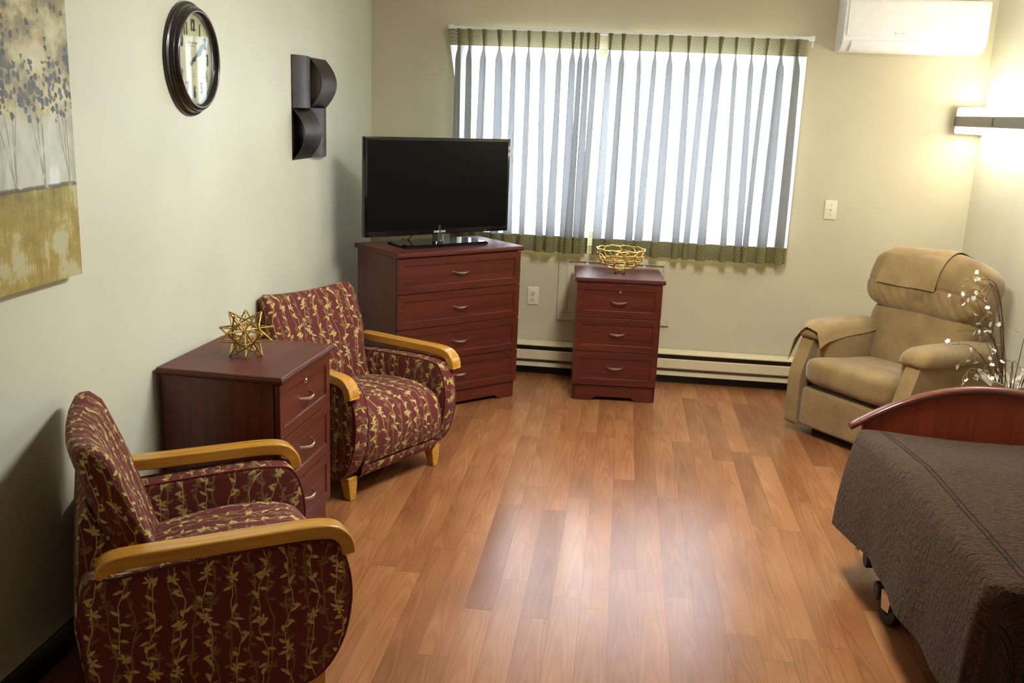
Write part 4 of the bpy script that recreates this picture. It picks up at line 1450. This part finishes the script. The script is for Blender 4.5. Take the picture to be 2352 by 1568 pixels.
# ================================================================== WALL PIECES ON THE LEFT
def painting():
    M = Mat('tree_painting', 0.45, (190, 180, 150), spec=0.4)
    x, y, z = M.coord()
    # local: u across (y from -0.49 left to 0.49 right), z up from bottom
    u = y
    hz = z - u * 0.012 + M.noise(M.vec(u * 9.0, 0.0, 2.0), 1.0, 3.0) * 0.018
    ns_ = M.noise(M.vec(u * 9.0, z * 3.5, 1.0), 1.0, 4.0, 0.6, 0.5)
    fol = M.noise(M.vec(u * 7.0, z * 7.0, 5.0), 1.0, 4.0, 0.65)
    # sky / mist
    sky = M.ramp(ns_, [(0.32, (176, 180, 158)), (0.47, (206, 211, 196)), (0.56, (212, 218, 208)), (0.62, (234, 240, 242))])
    # crown cloud of paint: greyish olive
    crown = M.ramp(fol, [(0.30, (110, 106, 92)), (0.45, (150, 142, 108)), (0.56, (200, 196, 156)), (0.70, (218, 217, 192))])
    inc = (z + M.noise(M.vec(u * 8.0, z * 8.0, 9.0), 1.0, 3.0) * 0.12).step(0.46, 0.56)
    c = M.mix(inc, sky, crown)
    # leaf dabs, dense at the lower edge of the crown
    jit = M.noise(M.vec(u * 45.0, z * 45.0, 7.0), 1.0, 2.0) * 0.016
    vn = M.voro(M.vec(u * 1.1 + jit, z - jit, 0.0), 50.0)
    vd = X(M.nt, vn.outputs['Distance']); 
    sep = M.nt.nodes.new('ShaderNodeSeparateColor'); M.nt.links.new(vn.outputs['Color'], sep.inputs[0])
    vr = X(M.nt, sep.outputs[0]); vg = X(M.nt, sep.outputs[1])
    band = (z - 0.525).abs().step(0.10, 0.02) * 0.92 + (fol.step(0.50, 0.36) * z.step(0.52, 0.6)) * 0.65
    dab = vd.step(0.56, 0.48) * vr.lt(band)
    dcol = M.ramp(vg * 0.75 + fol * 0.5 - 0.12, [(0.0, (62, 62, 60)), (0.6, (92, 91, 86)), (0.93, (108, 108, 108)), (1.0, (186, 188, 196))])
    c = M.mix(dab, c, dcol)
    # gilt flecks
    gn = M.noise(M.vec(u * 36.0, z * 46.0, 3.0), 1.0, 3.0, 0.6)
    gz = M.noise(M.vec(u * 5.0, z * 5.0, 13.0), 1.0, 1.0)
    gl = gn.step(0.60, 0.64) * ((z - 0.475).abs().step(0.05, 0.0) * 1.0).max(gz.step(0.56, 0.62) * z.step(0.5, 0.55)).clamp()
    c = M.mix(gl, c, (214, 166, 62))
    # trunks fanning up from the horizon
    hzn = 0.262
    up = (z - hzn).max(0.0)
    tr = None
    for k, (b, s) in enumerate(((0.335, 0.05), (0.335, -0.10), (0.335, 0.005), (0.335, -0.22), (0.205, 0.10), (0.205, -0.14), (0.205, -0.30), (0.205, 0.04), (0.455, -0.10), (0.455, 0.0), (0.455, -0.2),
                                (0.03, 0.12), (0.03, -0.12), (-0.14, 0.1), (-0.14, -0.1), (-0.3, 0.12), (-0.3, -0.15), (-0.42, 0.05))):
        ln = (u - b - up * s - (up * 30.0 + k * 2.0).sin() * 0.002).abs().step(0.0030, 0.0010)
        tr = ln if tr is None else tr.max(ln)
    tr = tr * z.step(hzn - 0.01, hzn + 0.005) * z.step(0.50, 0.44)
    c = M.mix(tr * 0.65 * M.noise(M.vec(u * 30.0, z * 18.0, 6.0), 1.0, 2.0).step(0.3, 0.5), c, (108, 100, 76))
    # ground: gold with dragged vertical streaks
    st = M.noise(M.vec(u * 190.0, z * 7.0, 0.0), 1.0, 3.0, 0.6)
    pt = M.noise(M.vec(u * 6.0, z * 6.0, 21.0), 1.0, 4.0, 0.65)
    gold = M.ramp(st * 0.25 + pt * 0.75, [(0.36, (112, 102, 68)), (0.44, (158, 144, 86)), (0.53, (176, 160, 94)), (0.57, (198, 194, 152)), (0.66, (196, 195, 166))])
    c = M.mix(hz.step(hzn + 0.012, hzn + 0.004), c, gold)
    ed = (hz - hzn - 0.008).abs().step(0.009, 0.003) * M.noise(M.vec(u * 25.0, z * 60.0, 2.0), 1.0, 2.0).step(0.35, 0.5)
    c = M.mix(ed * 0.85, c, (92, 86, 78))
    M.set('Base Color', c)
    M.bump(st * 0.3 + dab * 0.8 + fol * 0.4, 0.3, 0.004)
    t = thing('canvas_picture', 'canvas painting of grey trees over a gold field on the left wall', 'painting', (0.0, -3.94, 1.157))
    bm = rbox(0.006, 0.040, -0.49, 0.49, 0.0, 1.02, 0.003, 2)
    finish('canvas', bm, M.m, t)
    bm = bmesh.new(); frame_rect(bm, -0.47, 0.47, 0.02, 1.0, 0.03, 0.0, 0.0045)
    xform(bm, Matrix.Rotation(rad(90), 4, 'Z')); xform(bm, Matrix.Translation((0.006, 0, 0)))
    finish('stretcher', bm, ARMWOOD, t, smooth=0)
painting()

def clock():
    t = thing('wall_clock', 'round black bronze-edged wall clock with cream dial', 'clock', (0.0, -2.600, 1.808))
    bm = bmesh.new()
    lathe(bm, smooth_path([(0.150, 0.0), (0.197, 0.0), (0.201, 0.006), (0.200, 0.013), (0.193, 0.016), (0.189, 0.019), (0.187, 0.031), (0.183, 0.034), (0.181, 0.040), (0.175, 0.047), (0.168, 0.049), (0.163, 0.046), (0.160, 0.040), (0.158, 0.034), (0.157, 0.018)], 2) , 72, (0, 0, 0), 'x', close=True)
    bmesh.ops.recalc_face_normals(bm, faces=bm.faces[:])
    finish('case', bm, CASE, t, smooth=60)
    bm = bmesh.new(); R = lathe(bm, [(0.1565, 0.015), (0.1565, 0.020)], 64, (0, 0, 0), 'x'); bm.faces.new(R[1]); bm.faces.new(R[0][::-1])
    bmesh.ops.recalc_face_normals(bm, faces=bm.faces[:])
    dm = Mat('cream_dial', 0.6, (222, 214, 178))
    xx, yy, zz = dm.coord(); nn = dm.noise(dm.vec(xx, yy, zz), 14.0, 4.0, 0.6)
    dm.set('Base Color', dm.ramp(nn, [(0.3, (206, 196, 156)), (0.7, (230, 224, 194))]))
    dial = finish('dial', bm, dm.m, t, smooth=40)
    # local drawing plane: text x -> +y world (viewed from +x, right is +y), text y -> z
    TM = Matrix(((0, 0, 1, 0), (1, 0, 0, 0), (0, 1, 0, 0), (0, 0, 0, 1)))
    INK = simple('black_ink', (24, 22, 22), 0.5)
    num = bmesh.new()
    for k in range(1, 13):
        a = rad(90 - 30 * k)
        b = text_bm(str(k), 0.056, 0.0006, 0.0024, 0.70)
        xform(b, Matrix.Translation((0.0212, 0.118 * math.cos(a), 0.118 * math.sin(a))) @ TM)
        merge(num, b)
    finish('numerals', num, INK, dial, smooth=0)
    tk = bmesh.new()
    for k in range(60):
        a = rad(6 * k); L = 0.008 if k % 5 == 0 else 0.005
        b = boxbm(0.0202, 0.0206, -0.0006 if k % 5 else -0.0012, 0.0006 if k % 5 else 0.0012, 0.150 - L, 0.150)
        xform(b, Matrix.Rotation(a, 4, 'X')); merge(tk, b)
    for rr in (0.142, 0.1505):
        tube(tk, [(0.0203, rr * math.cos(q), rr * math.sin(q)) for q in [2 * PI * i / 72 for i in range(72)]], 0.0004, 4, closed=True)
    finish('minute_track', tk, simple('brown_ink', (90, 78, 60), 0.6), dial, smooth=0)
    for s, z, sz in (('Sterling & Noble', 0.058, 0.012), ('CLOCK COMPANY', 0.046, 0.005), ('No. 10', -0.050, 0.008), ('QUARTZ', -0.060, 0.005)):
        b = text_bm(s, sz, 0.0001, 0.0, 0.95)
        xform(b, Matrix.Translation((0.0204, 0, z)) @ TM)
        finish('dial_lettering', b, simple('faded_ink', (120, 112, 88), 0.6), dial, smooth=0)
    def hand(name, L, w, ang, x):
        prof = [(-0.0015, -0.040), (0.0015, -0.040), (0.004, -0.034), (0.0016, -0.026), (0.0016, 0.02), (w, L * 0.62), (w * 0.9, L * 0.7), (0.0015, L * 0.78), (0.0, L), (-0.0015, L * 0.78), (-w * 0.9, L * 0.7), (-w, L * 0.62), (-0.0016, 0.02), (-0.0016, -0.026), (-0.004, -0.034)]
        bm = bmesh.new(); prism(bm, prof, x, x + 0.001, 'x'); xform(bm, Matrix.Rotation(-rad(ang), 4, 'X'))
        # clockwise as seen from the room
        return finish(name, bm, INK, t, smooth=0)
    hand('hour_hand', 0.088, 0.0085, 64, 0.0235)
    hand('minute_hand', 0.128, 0.0075, 55, 0.0255)
    bm = bmesh.new(); lathe(bm, [(0.0001, 0.0285), (0.006, 0.0285), (0.007, 0.022)], 16, (0, 0, 0), 'x')
    finish('hub', bm, INK, t)
    bm = bmesh.new(); R = lathe(bm, [(0.158, 0.0345), (0.158, 0.0360)], 64, (0, 0, 0), 'x'); bm.faces.new(R[1]); bm.faces.new(R[0][::-1])
    bmesh.ops.recalc_face_normals(bm, faces=bm.faces[:])
    finish('glass', bm, GLASS, t, smooth=40)
clock()

def wall_art():
    t = thing('metal_wall_sculpture', 'dark metal wall sculpture of four curved squares beside the television', 'wall art', (0.0, -1.490, 1.395))
    A = 0.262; Hc = 0.247
    # backing plate
    bm = rbox(0.0, 0.004, 0.0, 2 * A, 0.0, 2 * Hc, 0.001)
    finish('backing_plate', bm, BRONZE, t)
    def curl(yc, zc, vert, dep):
        """vert True: bowed about a vertical axis; False: about a horizontal one"""
        bm = bmesh.new()
        n = 18
        def f(u, v):
            s = v if not vert else u
            x = 0.006 + dep * math.sin(s * PI) ** 0.9
            return Vector((x, yc + A * u, zc + Hc * v))
        grid(bm, f, n + 1 if vert else 2, 2 if vert else n + 1)
        bmesh.ops.recalc_face_normals(bm, faces=bm.faces[:])
        bmesh.ops.solidify(bm, geom=bm.faces[:], thickness=0.003)
        return finish('curved_plate', bm, BRONZE, t, smooth=50)
    curl(0.0, Hc, True, 0.030); curl(A, Hc, False, 0.062)
    curl(0.0, 0.0, False, 0.062); curl(A, 0.0, True, 0.030)
wall_art()

# ================================================================== LIGHT
w = bpy.data.worlds.new('overcast_sky'); S.world = w; w.use_nodes = True
bgn = w.node_tree.nodes['Background']
bgn.inputs[0].default_value = (0.86, 0.92, 1.0, 1)
SKY = 27.0
bgn.inputs[1].default_value = SKY
la = bpy.data.lights.new('window_daylight', 'AREA'); la.shape = 'RECTANGLE'; la.size = WX1 - WX0; la.size_y = WZ1 - WZ0
la.cycles.is_portal = True
lo = bpy.data.objects.new('window_daylight', la); COL.objects.link(lo)
lo.location = ((WX0 + WX1) / 2, 0.115, (WZ0 + WZ1) / 2); lo.rotation_euler = (rad(-90), 0, 0)

# ================================================================== CAMERA
f_px, p_, r_, y_ = 2216.065, 0.23674301, 0.04028305, -0.10717272
def camrot():
    B = Matrix(((1, 0, 0), (0, 0, -1), (0, 1, 0)))
    Ry = Matrix(((math.cos(y_), 0, -math.sin(y_)), (0, 1, 0), (math.sin(y_), 0, math.cos(y_))))
    Rp = Matrix(((1, 0, 0), (0, math.cos(p_), -math.sin(p_)), (0, math.sin(p_), math.cos(p_))))
    Rr = Matrix(((math.cos(r_), -math.sin(r_), 0), (math.sin(r_), math.cos(r_), 0), (0, 0, 1)))
    return Rr @ Rp @ Ry @ B
Mc = camrot()
right, down, fwd = Mc[0], Mc[1], Mc[2]
cd = bpy.data.cameras.new('camera'); cd.sensor_width = 36.0; cd.lens = f_px / 2352 * 36.0; cd.clip_start = 0.05
co = bpy.data.objects.new('camera', cd); COL.objects.link(co)
mw = Matrix(((right.x, -down.x, -fwd.x, 1.6055), (right.y, -down.y, -fwd.y, -6.1), (right.z, -down.z, -fwd.z, 1.68), (0, 0, 0, 1)))
co.matrix_world = mw
S.camera = co

S.view_settings.view_transform = 'Standard'
S.view_settings.look = 'None'
S.view_settings.gamma = 1.0
S.view_settings.use_curve_mapping = False
S.view_settings.exposure = 0.23
S.cycles.max_bounces = 6
S.cycles.diffuse_bounces = 4
S.cycles.glossy_bounces = 3
S.cycles.use_adaptive_sampling = True
S.cycles.adaptive_threshold = 0.05
S.cycles.use_light_tree = False
S.cycles.transparent_max_bounces = 8
S.cycles.sample_clamp_indirect = 6.0
